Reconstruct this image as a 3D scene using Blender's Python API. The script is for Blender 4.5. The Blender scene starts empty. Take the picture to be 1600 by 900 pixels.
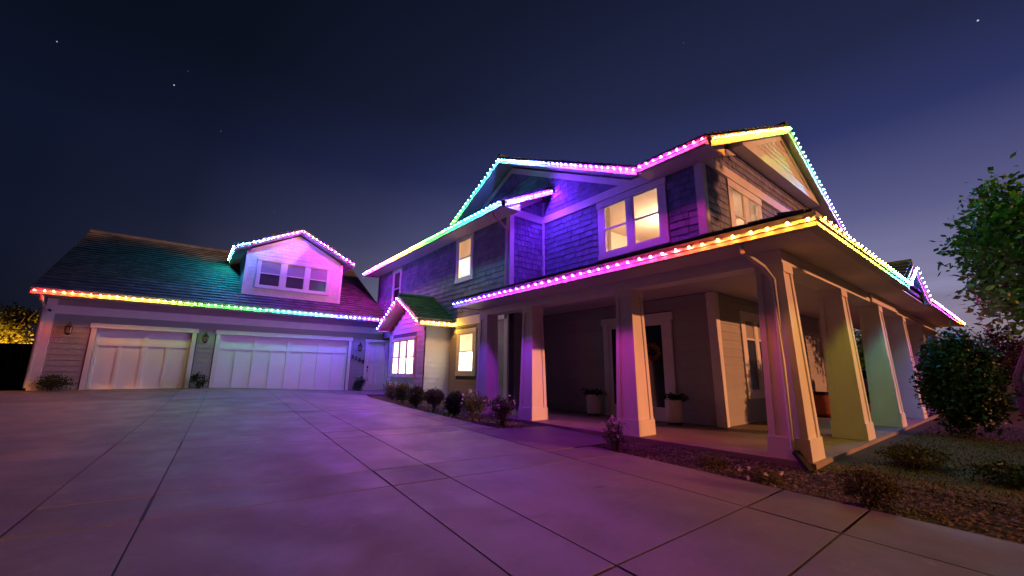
import bpy, math, random
from mathutils import Vector, Matrix
random.seed(7)
rnd = random.Random(11)
scene = bpy.context.scene
COL = scene.collection

# ------------------------------------------------------------------ camera
CAM = Vector((-6.484, -2.109, 1.078))
YAW, PITCH, ROLL, FPX = math.radians(38.353), math.radians(11.648), math.radians(0.483), 633.0
FWD = Vector((math.sin(YAW)*math.cos(PITCH), math.cos(YAW)*math.cos(PITCH), math.sin(PITCH)))
RGT0 = Vector((math.cos(YAW), -math.sin(YAW), 0)); UP0 = RGT0.cross(FWD)
RGT = RGT0*math.cos(ROLL) + UP0*math.sin(ROLL); UPV = UP0*math.cos(ROLL) - RGT0*math.sin(ROLL)
cd = bpy.data.cameras.new('camera'); cam = bpy.data.objects.new('camera', cd); COL.objects.link(cam)
cd.sensor_width = 36; cd.lens = 36*FPX/1600; cd.clip_start = 0.05; cd.clip_end = 8000
cam.matrix_world = Matrix(((RGT.x, UPV.x, -FWD.x, CAM.x), (RGT.y, UPV.y, -FWD.y, CAM.y), (RGT.z, UPV.z, -FWD.z, CAM.z), (0, 0, 0, 1)))
scene.camera = cam
def project(p):
    d = Vector(p) - CAM; z = d.dot(FWD)
    if z < .1: return None
    return 800 + FPX*d.dot(RGT)/z, 450 - FPX*d.dot(UPV)/z, FPX/z

# ------------------------------------------------------------------ world: dusk turning to night
SKY_STRENGTH = 1.0
def make_world():
    w = bpy.data.worlds.new('World'); scene.world = w; w.use_nodes = True
    nt = w.node_tree; nt.nodes.clear(); N = nt.nodes.new; L = nt.links.new
    out = N('ShaderNodeOutputWorld'); bg = N('ShaderNodeBackground'); bg.inputs['Strength'].default_value = SKY_STRENGTH
    L(bg.outputs[0], out.inputs[0])
    tc = N('ShaderNodeTexCoord'); nrm = N('ShaderNodeVectorMath'); nrm.operation = 'NORMALIZE'; L(tc.outputs['Generated'], nrm.inputs[0])
    sep = N('ShaderNodeSeparateXYZ'); L(nrm.outputs[0], sep.inputs[0])
    def dot(v):
        n = N('ShaderNodeVectorMath'); n.operation = 'DOT_PRODUCT'; L(nrm.outputs[0], n.inputs[0]); n.inputs[1].default_value = Vector(v).normalized(); return n.outputs['Value']
    def ramp(val, stops, interp='EASE'):
        r = N('ShaderNodeValToRGB'); r.color_ramp.interpolation = interp
        e = r.color_ramp.elements
        while len(e) < len(stops): e.new(.5)
        for el, (p, c) in zip(e, stops): el.position = p; el.color = (*c, 1)
        L(val, r.inputs[0]); return r.outputs[0]
    def mapr(v, a, b):
        m = N('ShaderNodeMapRange'); L(v, m.inputs[0]); m.inputs[1].default_value = a; m.inputs[2].default_value = b; return m.outputs[0]
    el = mapr(sep.outputs['Z'], -.1, 1.0)
    dusk = ramp(el, [(0.0, (.10, .07, .09)), (.09, (.18, .13, .16)), (.15, (.25, .20, .26)), (.234, (.235, .222, .37)), (.355, (.100, .102, .235)),
                     (.49, (.029, .036, .130)), (.60, (.017, .022, .068)), (1.0, (.005, .007, .022))], 'LINEAR')
    night = ramp(el, [(0.0, (.003, .0045, .010)), (.12, (.0035, .005, .011)), (.30, (.0042, .0068, .020)), (.45, (.0042, .0068, .021)), (.62, (.0025, .0040, .0095)), (1.0, (.002, .003, .007))], 'LINEAR')
    t = mapr(dot((.93, .36, 0)), -.25, 1.0)
    tf = ramp(t, [(0.0, (0, 0, 0)), (.30, (.008, .008, .008)), (.445, (.06, .06, .06)), (.68, (.40, .40, .40)), (.84, (.85, .85, .85)), (.96, (1, 1, 1))], 'LINEAR')
    # thin evening haze bands low in the sky
    mp = N('ShaderNodeMapping'); L(nrm.outputs[0], mp.inputs[0]); mp.inputs['Scale'].default_value = (1.2, 1.2, 16)
    nz = N('ShaderNodeTexNoise'); L(mp.outputs[0], nz.inputs['Vector']); nz.inputs['Scale'].default_value = 2.2; nz.inputs['Detail'].default_value = 5
    hz = N('ShaderNodeMapRange'); L(nz.outputs[0], hz.inputs[0]); hz.inputs[1].default_value = .35; hz.inputs[2].default_value = .65; hz.inputs[3].default_value = .72; hz.inputs[4].default_value = 1.06
    lowm = mapr(sep.outputs['Z'], .26, .06)
    hm = N('ShaderNodeMixRGB'); hm.blend_type = 'MULTIPLY'; L(lowm, hm.inputs[0]); L(dusk, hm.inputs[1]); L(hz.outputs[0], hm.inputs[2]); dusk = hm.outputs[0]
    mix = N('ShaderNodeMixRGB'); L(tf, mix.inputs[0]); L(night, mix.inputs[1]); L(dusk, mix.inputs[2])
    # last trace of daylight from the atmosphere model, sun well below the horizon
    sky = N('ShaderNodeTexSky'); sky.sky_type = 'NISHITA'; sky.sun_disc = False
    sky.sun_elevation = math.radians(-4.0); sky.sun_rotation = math.radians(95)
    add = N('ShaderNodeMixRGB'); add.blend_type = 'ADD'; add.inputs[0].default_value = 0.008; L(mix.outputs[0], add.inputs[1]); L(sky.outputs[0], add.inputs[2])
    cur = add.outputs[0]
    # a few stars, short trails are left as points
    def star(u, v, size, lum):
        nonlocal cur
        d = FWD + RGT*((u-800)/FPX) + UPV*((450-v)/FPX)
        m = N('ShaderNodeMath'); m.operation = 'GREATER_THAN'; L(dot(d), m.inputs[0]); m.inputs[1].default_value = math.cos(size)
        a = N('ShaderNodeMixRGB'); a.blend_type = 'ADD'; L(m.outputs[0], a.inputs[0]); L(cur, a.inputs[1]); a.inputs[2].default_value = (lum, lum, lum*1.05, 1); cur = a.outputs[0]
    for s in [(89, 65, .0009, .4), (272, 133, .0010, .6), (1528, 32, .0012, .55), (345, 205, .0007, .12), (294, 111, .0007, .08), (1068, 67, .0007, .08), (428, 331, .0006, .07)]: star(*s)
    L(cur, bg.inputs['Color'])
make_world()

# low amber street glow raking in from the right, past the porch
sun = bpy.data.lights.new('sun', 'SUN'); so = bpy.data.objects.new('sun', sun); COL.objects.link(so)
sun.energy = 2.9; sun.color = (1.0, .35, .14); sun.angle = math.radians(.8)
so.rotation_euler = Vector((-.45, 1.0, -.195)).to_track_quat('-Z', 'Y').to_euler()

vs = scene.view_settings; vs.view_transform = 'Standard'; vs.look = 'None'; vs.exposure = 0.08; vs.gamma = 1; vs.use_curve_mapping = False
scene.cycles.use_denoising = True
scene.cycles.max_bounces = 6; scene.cycles.sample_clamp_indirect = 4.0
BULB = 1800.0

# ------------------------------------------------------------------ materials
def mat(name, col, rough=.7, var=.12, scale=6, bump=0.0, bscale=40, spec=.3, col2=None, island=0.0, emit=None, estr=0, stretch=(1, 1, 1), trans=0, coat=0, metal=0):
    m = bpy.data.materials.new(name); m.use_nodes = True; nt = m.node_tree; N = nt.nodes.new; L = nt.links.new
    b = nt.nodes['Principled BSDF']; b.inputs['Roughness'].default_value = rough; b.inputs['Specular IOR Level'].default_value = spec; b.inputs['Metallic'].default_value = metal
    tc = N('ShaderNodeTexCoord'); mp = N('ShaderNodeMapping'); L(tc.outputs['Object'], mp.inputs[0]); mp.inputs['Scale'].default_value = stretch
    no = N('ShaderNodeTexNoise'); L(mp.outputs[0], no.inputs['Vector']); no.inputs['Scale'].default_value = scale; no.inputs['Detail'].default_value = 6
    r = N('ShaderNodeMapRange'); L(no.outputs[0], r.inputs[0]); r.inputs[1].default_value = .3; r.inputs[2].default_value = .7
    mx = N('ShaderNodeMixRGB'); L(r.outputs[0], mx.inputs[0])
    c2 = col2 or tuple(c*(1-var) for c in col)
    mx.inputs[1].default_value = (*(c2 if col2 else c2), 1); mx.inputs[2].default_value = (*(col if col2 else tuple(min(1, c*(1+var)) for c in col)), 1)
    cur = mx.outputs[0]
    if island:
        g = N('ShaderNodeNewGeometry'); oi = N('ShaderNodeObjectInfo')
        a = N('ShaderNodeMath'); a.operation = 'ADD'; L(g.outputs['Random Per Island'], a.inputs[0]); L(oi.outputs['Random'], a.inputs[1])
        fr = N('ShaderNodeMath'); fr.operation = 'FRACT'; L(a.outputs[0], fr.inputs[0])
        mr = N('ShaderNodeMapRange'); L(fr.outputs[0], mr.inputs[0]); mr.inputs[3].default_value = 1-island; mr.inputs[4].default_value = 1+island
        hv = N('ShaderNodeHueSaturation'); L(mr.outputs[0], hv.inputs['Value']); L(cur, hv.inputs['Color']); cur = hv.outputs[0]
    L(cur, b.inputs['Base Color'])
    if bump:
        bn = N('ShaderNodeTexNoise'); L(mp.outputs[0], bn.inputs['Vector']); bn.inputs['Scale'].default_value = bscale; bn.inputs['Detail'].default_value = 5
        bu = N('ShaderNodeBump'); bu.inputs['Strength'].default_value = bump; bu.inputs['Distance'].default_value = .02; L(bn.outputs[0], bu.inputs['Height']); L(bu.outputs[0], b.inputs['Normal'])
    if trans:
        tr = N('ShaderNodeBsdfTranslucent'); L(cur, tr.inputs[0]); ms = N('ShaderNodeMixShader'); ms.inputs[0].default_value = trans
        o = nt.nodes['Material Output']; L(b.outputs[0], ms.inputs[1]); L(tr.outputs[0], ms.inputs[2]); L(ms.outputs[0], o.inputs[0])
    if emit:
        b.inputs['Emission Color'].default_value = (*emit, 1); b.inputs['Emission Strength'].default_value = estr
    return m
M = {}
M['siding'] = mat('siding', (.335, .335, .325), .6, .06, 3, .10, 60, stretch=(1, 1, 1), island=.05)
M['trim'] = mat('trim', (.72, .70, .67), .5, .05, 4, .04, 50)
M['column'] = mat('column', (.70, .655, .59), .55, .09, 2.2, .12, 30, stretch=(1, 1, .35))
M['shake'] = mat('shake', (.185, .195, .310), .75, .15, 14, .3, 70, island=.22, stretch=(1, 1, .25))
M['shake_white'] = mat('shake_white', (.68, .66, .64), .6, .05, 8, .2, 60, island=.05, stretch=(1, 1, .3))
M['tile'] = mat('tile', (.098, .100, .104), .7, .25, 5, .35, 50, island=.28)
M['siding_pale'] = mat('siding_pale', (.52, .53, .55), .6, .05, 3, .08, 60, island=.03)
M['wall'] = mat('wall', (.10, .12, .15), .8, .1)
M['soffit'] = mat('soffit', (.60, .56, .53), .65, .05)
M['gutter'] = mat('gutter', (.40, .375, .35), .45, .04)
M['gdoor'] = mat('gdoor', (.80, .77, .76), .45, .03, 2, .03, 60)
M['concrete'] = mat('concrete', (.17, .162, .157), .62, .2, 1.1, .25, 55, spec=.4, col2=(.10, .096, .095), stretch=(.7, 1.6, 1))
def concrete_mat(name, base, dark):
    m = bpy.data.materials.new(name); m.use_nodes = True; nt = m.node_tree; N = nt.nodes.new; L = nt.links.new
    b = nt.nodes['Principled BSDF']; b.inputs['Specular IOR Level'].default_value = .35
    tc = N('ShaderNodeTexCoord'); oi = N('ShaderNodeObjectInfo')
    def noise(scale, detail=5, stretch=(1, 1, 1), rough=.6):
        mp = N('ShaderNodeMapping'); L(tc.outputs['Object'], mp.inputs[0]); mp.inputs['Scale'].default_value = stretch
        n = N('ShaderNodeTexNoise'); L(mp.outputs[0], n.inputs['Vector']); n.inputs['Scale'].default_value = scale; n.inputs['Detail'].default_value = detail; n.inputs['Roughness'].default_value = rough; return n.outputs[0]
    def rng(v, a, b2, c=0., d=1.):
        r = N('ShaderNodeMapRange'); L(v, r.inputs[0]); r.inputs[1].default_value = a; r.inputs[2].default_value = b2; r.inputs[3].default_value = c; r.inputs[4].default_value = d; return r.outputs[0]
    def mixc(f, c1, c2, mode='MIX'):
        x = N('ShaderNodeMixRGB'); x.blend_type = mode
        if hasattr(f, 'links'): L(f, x.inputs[0])
        else: x.inputs[0].default_value = f
        for i, c in ((1, c1), (2, c2)):
            if hasattr(c, 'links'): L(c, x.inputs[i])
            else: x.inputs[i].default_value = (*c, 1)
        return x.outputs[0]
    col = mixc(rng(noise(.55, 6, (1, .7, 1)), .38, .62), dark, base)                      # cloudy curing marks
    col = mixc(rng(noise(1.7, 8, (.7, 1.3, 1), .7), .55, .72, 0, .35), col, tuple(c*.55 for c in dark))   # long damp streaks
    col = mixc(rng(noise(7, 6), .60, .74, 0, .5), col, tuple(c*1.35 for c in base))           # pale efflorescence
    col = mixc(rng(noise(3.3, 9, (1, 1, 1), .75), .64, .70, 0, .75), col, (.035, .033, .032))   # small oil and tyre stains
    col = mixc(rng(noise(160, 2), .35, .65, .0, .22), col, (.30, .29, .28))                   # sand grain
    hv = N('ShaderNodeHueSaturation'); L(rng(oi.outputs['Random'], 0, 1, .86, 1.12), hv.inputs['Value']); L(col, hv.inputs['Color'])
    L(hv.outputs[0], b.inputs['Base Color'])
    L(rng(noise(1.6, 7), .35, .65, .50, .75), b.inputs['Roughness'])
    b1 = N('ShaderNodeBump'); b1.inputs['Strength'].default_value = .35; b1.inputs['Distance'].default_value = .012; L(noise(90, 4, (1, 5, 1)), b1.inputs['Height'])
    b2 = N('ShaderNodeBump'); b2.inputs['Strength'].default_value = .12; b2.inputs['Distance'].default_value = .03; L(noise(2.2, 4), b2.inputs['Height']); L(b1.outputs[0], b2.inputs['Normal']); L(b2.outputs[0], b.inputs['Normal'])
    return m
M['concrete'] = concrete_mat('concrete', (.158, .150, .148), (.098, .094, .094))
M['sealant'] = mat('sealant', (.28, .25, .265), .6, .2, 9)
M['sealant_dark'] = mat('sealant_dark', (.045, .03, .028), .7, .3, 9)
M['slab'] = mat('slab', (.28, .21, .165), .7, .15, 2, .2, 50)
M['black'] = mat('black', (.012, .012, .013), .4, .1)
M['blackmatte'] = mat('blackmatte', (.015, .015, .016), .8, .1)
M['soil'] = mat('soil', (.035, .028, .022), .95, .3, 9, .6, 40)
M['gravel'] = mat('gravel', (.14, .118, .10), .85, .2, 20, .2, 60, island=.45)
M['lawn'] = mat('lawn', (.030, .036, .014), .9, .4, 2.5, .4, 30, col2=(.036, .027, .018), island=.3)
M['leaf_box'] = mat('leaf_box', (.12, .135, .04), .55, .2, 8, island=.45, trans=.25)
M['leaf_rose'] = mat('leaf_rose', (.09, .11, .04), .5, .2, 8, island=.45, trans=.25)
M['leaf_dry'] = mat('leaf_dry', (.095, .080, .035), .7, .2, 8, island=.4, trans=.2)
M['leaf_dark'] = mat('leaf_dark', (.020, .040, .014), .5, .2, 8, island=.4, trans=.2)
M['leaf_tree'] = mat('leaf_tree', (.075, .28, .016), .45, .2, 3, island=.4, trans=.4)
M['leaf_yellow'] = mat('leaf_yellow', (.16, .15, .03), .5, .2, 3, island=.4, trans=.4)
M['leaf_maroon'] = mat('leaf_maroon', (.035, .012, .016), .6, .2, 3, island=.4, trans=.2)
M['bark'] = mat('bark', (.085, .055, .04), .9, .3, 12, .6, 40)
M['petal'] = mat('petal', (.75, .68, .66), .6, .05, island=.1, trans=.3)
M['pot'] = mat('pot', (.62, .56, .50), .35, .05, 3, .03)
M['rust'] = mat('rust', (.32, .085, .045), .8, .15, 12)
M['wreath'] = mat('wreath', (.36, .17, .05), .85, .2, 18, .4, island=.4)
M['darkglass'] = mat('darkglass', (.012, .016, .03), .08, .1, spec=.6)
M['blueglass'] = mat('blueglass', (.030, .040, .090), .12, .15, 2, spec=.5)
M['dormerglass'] = mat('dormerglass', (.075, .065, .085), .15, .1, 2, spec=.5)
M['shade'] = mat('shade', (.30, .29, .30), .7, .04)
M['channel'] = mat('channel', (.75, .74, .73), .45, .03)
M['lampglass'] = mat('lampglass', (.35, .25, .14), .2, .1, spec=.5)
M['carpaint'] = mat('carpaint', (.55, .42, .22), .3, .04, coat=.5)
M['carwhite'] = mat('carwhite', (.7, .7, .7), .3, .04)
M['rubber'] = mat('rubber', (.015, .015, .015), .8, .1)
M['asphalt'] = mat('asphalt', (.05, .05, .05), .85, .2, 20, .3, 80)
M['hill'] = mat('hill', (.03, .035, .045), 1, .2, .01)
M['lowwall'] = mat('lowwall', (.50, .44, .34), .8, .1, 4, .2, 30)
def bulb_mat():
    m = bpy.data.materials.new('bulb'); m.use_nodes = True; nt = m.node_tree
    for n in list(nt.nodes):
        if n.type == 'BSDF_PRINCIPLED': nt.nodes.remove(n)
    e = nt.nodes.new('ShaderNodeEmission'); oi = nt.nodes.new('ShaderNodeObjectInfo')
    nt.links.new(oi.outputs['Color'], e.inputs[0]); e.inputs[1].default_value = BULB
    nt.links.new(e.outputs[0], nt.nodes['Material Output'].inputs[0]); return m
M['bulb'] = bulb_mat()
def lit_mat(name, top, bot, strength, fold=0, z0=0, z1=1, mottled=0, axis='Y', edge='Y'):
    """a lit pane: glow of a lamplit room painted into the emission, paler where the ceiling shows, with curtain folds"""
    m = bpy.data.materials.new(name); m.use_nodes = True; nt = m.node_tree; N = nt.nodes.new; L = nt.links.new
    b = nt.nodes['Principled BSDF']; b.inputs['Base Color'].default_value = (.25, .22, .18, 1); b.inputs['Roughness'].default_value = .15
    tc = N('ShaderNodeTexCoord'); sp = N('ShaderNodeSeparateXYZ'); L(tc.outputs['Object'], sp.inputs[0])
    mr = N('ShaderNodeMapRange'); L(sp.outputs['Z'], mr.inputs[0]); mr.inputs[1].default_value = z0; mr.inputs[2].default_value = z1
    mx = N('ShaderNodeMixRGB'); L(mr.outputs[0], mx.inputs[0]); mx.inputs[1].default_value = (*bot, 1); mx.inputs[2].default_value = (*top, 1); cur = mx.outputs[0]
    if fold:
        wv = N('ShaderNodeTexWave'); mp = N('ShaderNodeMapping'); L(tc.outputs['Object'], mp.inputs[0]); mp.inputs['Scale'].default_value = (1, 1, .06)
        L(mp.outputs[0], wv.inputs[0]); wv.bands_direction = axis; wv.inputs['Scale'].default_value = fold; wv.inputs['Distortion'].default_value = 2.5
        m2 = N('ShaderNodeMixRGB'); m2.blend_type = 'MULTIPLY'; m2.inputs[0].default_value = .8; L(cur, m2.inputs[1])
        rr = N('ShaderNodeMapRange'); L(wv.outputs['Fac'], rr.inputs[0]); rr.inputs[3].default_value = .45; rr.inputs[4].default_value = 1.0
        L(rr.outputs[0], m2.inputs[2]); cur = m2.outputs[0]
    if mottled:
        no = N('ShaderNodeTexNoise'); L(tc.outputs['Object'], no.inputs[0]); no.inputs['Scale'].default_value = mottled
        rr = N('ShaderNodeMapRange'); L(no.outputs[0], rr.inputs[0]); rr.inputs[1].default_value = .35; rr.inputs[2].default_value = .6; rr.inputs[3].default_value = .35; rr.inputs[4].default_value = 1.0
        m2 = N('ShaderNodeMixRGB'); m2.blend_type = 'MULTIPLY'; m2.inputs[0].default_value = 1; L(cur, m2.inputs[1]); L(rr.outputs[0], m2.inputs[2]); cur = m2.outputs[0]
    gn = N('ShaderNodeSeparateXYZ'); L(tc.outputs['Generated'], gn.inputs[0])
    ed = N('ShaderNodeMapRange'); L(gn.outputs[edge], ed.inputs[0]); ed.inputs[1].default_value = 1.0; ed.inputs[2].default_value = .86; ed.inputs[3].default_value = 1.55; ed.inputs[4].default_value = 1.0  # one edge of the pane painted brighter in the glow
    no2 = N('ShaderNodeTexNoise'); L(tc.outputs['Object'], no2.inputs[0]); no2.inputs['Scale'].default_value = 1.6; no2.inputs['Detail'].default_value = 3
    n2 = N('ShaderNodeMapRange'); L(no2.outputs[0], n2.inputs[0]); n2.inputs[1].default_value = .3; n2.inputs[2].default_value = .7; n2.inputs[3].default_value = .78; n2.inputs[4].default_value = 1.08
    mu = N('ShaderNodeMath'); mu.operation = 'MULTIPLY'; L(ed.outputs[0], mu.inputs[0]); L(n2.outputs[0], mu.inputs[1])
    ms = N('ShaderNodeMath'); ms.operation = 'MULTIPLY'; L(mu.outputs[0], ms.inputs[0]); ms.inputs[1].default_value = strength
    L(cur, b.inputs['Emission Color']); L(ms.outputs[0], b.inputs['Emission Strength']); return m
M['lit_up'] = lit_mat('lit_up', (1.0, .70, .30), (.84, .46, .19), 1.05, z0=4.3, z1=5.3)
M['lit_gable'] = lit_mat('lit_gable', (1.0, .66, .34), (.95, .58, .28), .95, z0=4.3, z1=5.6, edge='X')
M['lit_hall_top'] = lit_mat('lit_hall_top', (.62, .30, .11), (.70, .36, .13), 1.0, z0=4.9, z1=5.6)
M['lit_hall_low'] = lit_mat('lit_hall_low', (1.0, .80, .36), (1.0, .74, .32), 1.25, z0=4.2, z1=5.0)
M['lit_curtain'] = lit_mat('lit_curtain', (1.0, .66, .36), (1.0, .72, .42), 1.7, fold=3.6, z0=1.6, z1=2.4)
M['lit_white'] = lit_mat('lit_white', (1.0, .80, .55), (1.0, .78, .52), 14.0, z0=1, z1=2)
M['lit_curtain_b'] = lit_mat('lit_curtain_b', (1.0, .68, .40), (1.0, .72, .44), 3.0, fold=4.2, z0=1.4, z1=2.2)
M['lit_mottled'] = lit_mat('lit_mottled', (.95, .60, .34), (1.0, .82, .56), 9.0, z0=1.0, z1=1.55, mottled=3.5)

M['roomwall'] = mat('roomwall', (.82, .68, .57), .8, .04)
M['curtain'] = mat('curtain', (.82, .74, .60), .8, .05, trans=.5)
M['roomlamp'] = mat('roomlamp', (.9, .8, .6), .5, .02, emit=(1, .68, .44), estr=270)
def glass_mat():
    m = bpy.data.materials.new('clearglass'); m.use_nodes = True; nt = m.node_tree; nt.nodes.remove(nt.nodes['Principled BSDF'])
    t = nt.nodes.new('ShaderNodeBsdfTransparent'); g = nt.nodes.new('ShaderNodeBsdfGlossy'); g.inputs['Roughness'].default_value = .03; x = nt.nodes.new('ShaderNodeMixShader'); x.inputs[0].default_value = .05
    t.inputs[0].default_value = (.93, .94, .93, 1)
    nt.links.new(t.outputs[0], x.inputs[1]); nt.links.new(g.outputs[0], x.inputs[2]); nt.links.new(x.outputs[0], nt.nodes['Material Output'].inputs[0]); return m
M['clearglass'] = glass_mat()

# ------------------------------------------------------------------ mesh helpers
class MB:
    def __init__(s): s.v = []; s.f = []
    def add(s, vs, fs):
        o = len(s.v); s.v += [tuple(v) for v in vs]; s.f += [tuple(i+o for i in f) for f in fs]; return s
    def hexa(s, p):   # 4 bottom + 4 top
        return s.add(p, [(3, 2, 1, 0), (4, 5, 6, 7), (0, 1, 5, 4), (1, 2, 6, 5), (2, 3, 7, 6), (3, 0, 4, 7)])
    def box(s, a, b):
        x0, x1 = sorted((a[0], b[0])); y0, y1 = sorted((a[1], b[1])); z0, z1 = sorted((a[2], b[2]))
        return s.hexa([(x0, y0, z0), (x1, y0, z0), (x1, y1, z0), (x0, y1, z0), (x0, y0, z1), (x1, y0, z1), (x1, y1, z1), (x0, y1, z1)])
    def prism(s, poly, off):
        n = len(poly); off = Vector(off); a = [Vector(p) for p in poly]; b = [p+off for p in a]
        return s.add(a+b, [tuple(range(n))[::-1], tuple(range(n, 2*n))] + [(i, (i+1) % n, n+(i+1) % n, n+i) for i in range(n)])
    def tube(s, pts, rad, n=8, flat=1.0):
        pts = [Vector(p) for p in pts]; rads = rad if isinstance(rad, (list, tuple)) else [rad]*len(pts); rings = []
        for i, p in enumerate(pts):
            t = (pts[min(i+1, len(pts)-1)] - pts[max(i-1, 0)]).normalized()
            a = t.cross(Vector((0, 0, 1)));
            if a.length < .1: a = t.cross(Vector((0, 1, 0)))
            a.normalize(); b = a.cross(t)
            rings.append([p + a*math.cos(2*math.pi*k/n)*rads[i] + b*math.sin(2*math.pi*k/n)*rads[i]*flat for k in range(n)])
        vs = [v for r in rings for v in r]; fs = []
        for i in range(len(pts)-1):
            for k in range(n): fs.append((i*n+k, i*n+(k+1) % n, (i+1)*n+(k+1) % n, (i+1)*n+k))
        fs += [tuple(range(n))[::-1], tuple(range((len(pts)-1)*n, len(pts)*n))]
        return s.add(vs, fs)
    def lathe(s, prof, n=16, c=(0, 0, 0)):
        vs = []; fs = []
        for r, z in prof:
            for k in range(n): vs.append((c[0]+r*math.cos(2*math.pi*k/n), c[1]+r*math.sin(2*math.pi*k/n), c[2]+z))
        for i in range(len(prof)-1):
            for k in range(n): fs.append((i*n+k, i*n+(k+1) % n, (i+1)*n+(k+1) % n, (i+1)*n+k))
        fs += [tuple(range(n))[::-1], tuple(range((len(prof)-1)*n, len(prof)*n))]
        return s.add(vs, fs)
    def mesh(s, name, m, smooth=False, fix=True):
        me = bpy.data.meshes.new(name); me.from_pydata(s.v, [], s.f)
        if fix:
            import bmesh
            bm = bmesh.new(); bm.from_mesh(me); bmesh.ops.recalc_face_normals(bm, faces=bm.faces); bm.to_mesh(me); bm.free()
        if m: me.materials.append(M[m] if isinstance(m, str) else m)
        if smooth: me.polygons.foreach_set('use_smooth', [True]*len(me.polygons))
        return me
    def build(s, name, m, parent=None, smooth=False, fix=True):
        o = bpy.data.objects.new(name, s.mesh(name, m, smooth, fix)); COL.objects.link(o); o.parent = parent; return o
def tag(o, label=None, cat=None, group=None, kind=None):
    for k, v in (('label', label), ('category', cat), ('group', group), ('kind', kind)):
        if v: o[k] = v
    return o
def empty(name, loc=(0, 0, 0), rz=0, **kw):
    o = bpy.data.objects.new(name, None); COL.objects.link(o); o.location = loc; o.rotation_euler = (0, 0, rz); o.empty_display_size = .2; return tag(o, **kw)
def inst(name, me, M4, parent=None):
    o = bpy.data.objects.new(name, me); COL.objects.link(o); o.parent = parent; o.matrix_basis = M4; return o
class Frame:   # a wall plane: s along the wall (world x or y), z up, d out of the wall
    def __init__(s, o, u, n): s.o, s.u, s.n = Vector(o), Vector(u), Vector(n)
    def p(s, a, z, d=0): return s.o + s.u*a + s.n*d + Vector((0, 0, z))
    def box(s, mb, a0, a1, z0, z1, d0, d1):
        P = s.p; return mb.hexa([P(a0, z0, d0), P(a1, z0, d0), P(a1, z0, d1), P(a0, z0, d1), P(a0, z1, d0), P(a1, z1, d0), P(a1, z1, d1), P(a0, z1, d1)])
def FX(x): return Frame((x, 0, 0), (0, 1, 0), (-1, 0, 0))   # faces -x, s = y
def FY(y): return Frame((0, y, 0), (1, 0, 0), (0, -1, 0))   # faces -y, s = x

def smooth01(t): t = max(0, min(1, t)); return t*t*(3-2*t)
def gz(x, y):
    yy = max(-7, min(17.3, y)); z = -.2 + .0245*(yy+2.1)
    t = smooth01((yy-8)/9.3); z += t*(.11 - .21*smooth01((x+6)/6.5))
    if x > -1.2: z += smooth01((x+1.2)/1.2)*(.125 if y < 2.5 else 0)*smooth01((3-y)/2)
    return z

# ------------------------------------------------------------------ ground
def ground():
    xs = [-3000, -800, -200, -60, -30, -20] + [-16+i for i in range(0, 36)] + [22, 30, 60, 200, 800, 3000]
    ys = [-3000, -800, -200, -60, -20, -10] + [-8+i for i in range(0, 30)] + [24, 30, 60, 200, 800, 3000]
    vs = [(x, y, gz(x, y)-.07) for y in ys for x in xs]; n = len(xs)
    fs = [(j*n+i, j*n+i+1, (j+1)*n+i+1, (j+1)*n+i) for j in range(len(ys)-1) for i in range(n-1)]
    tag(MB().add(vs, fs).build('ground', 'soil', smooth=True, fix=False), kind='structure')
ground()

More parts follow.
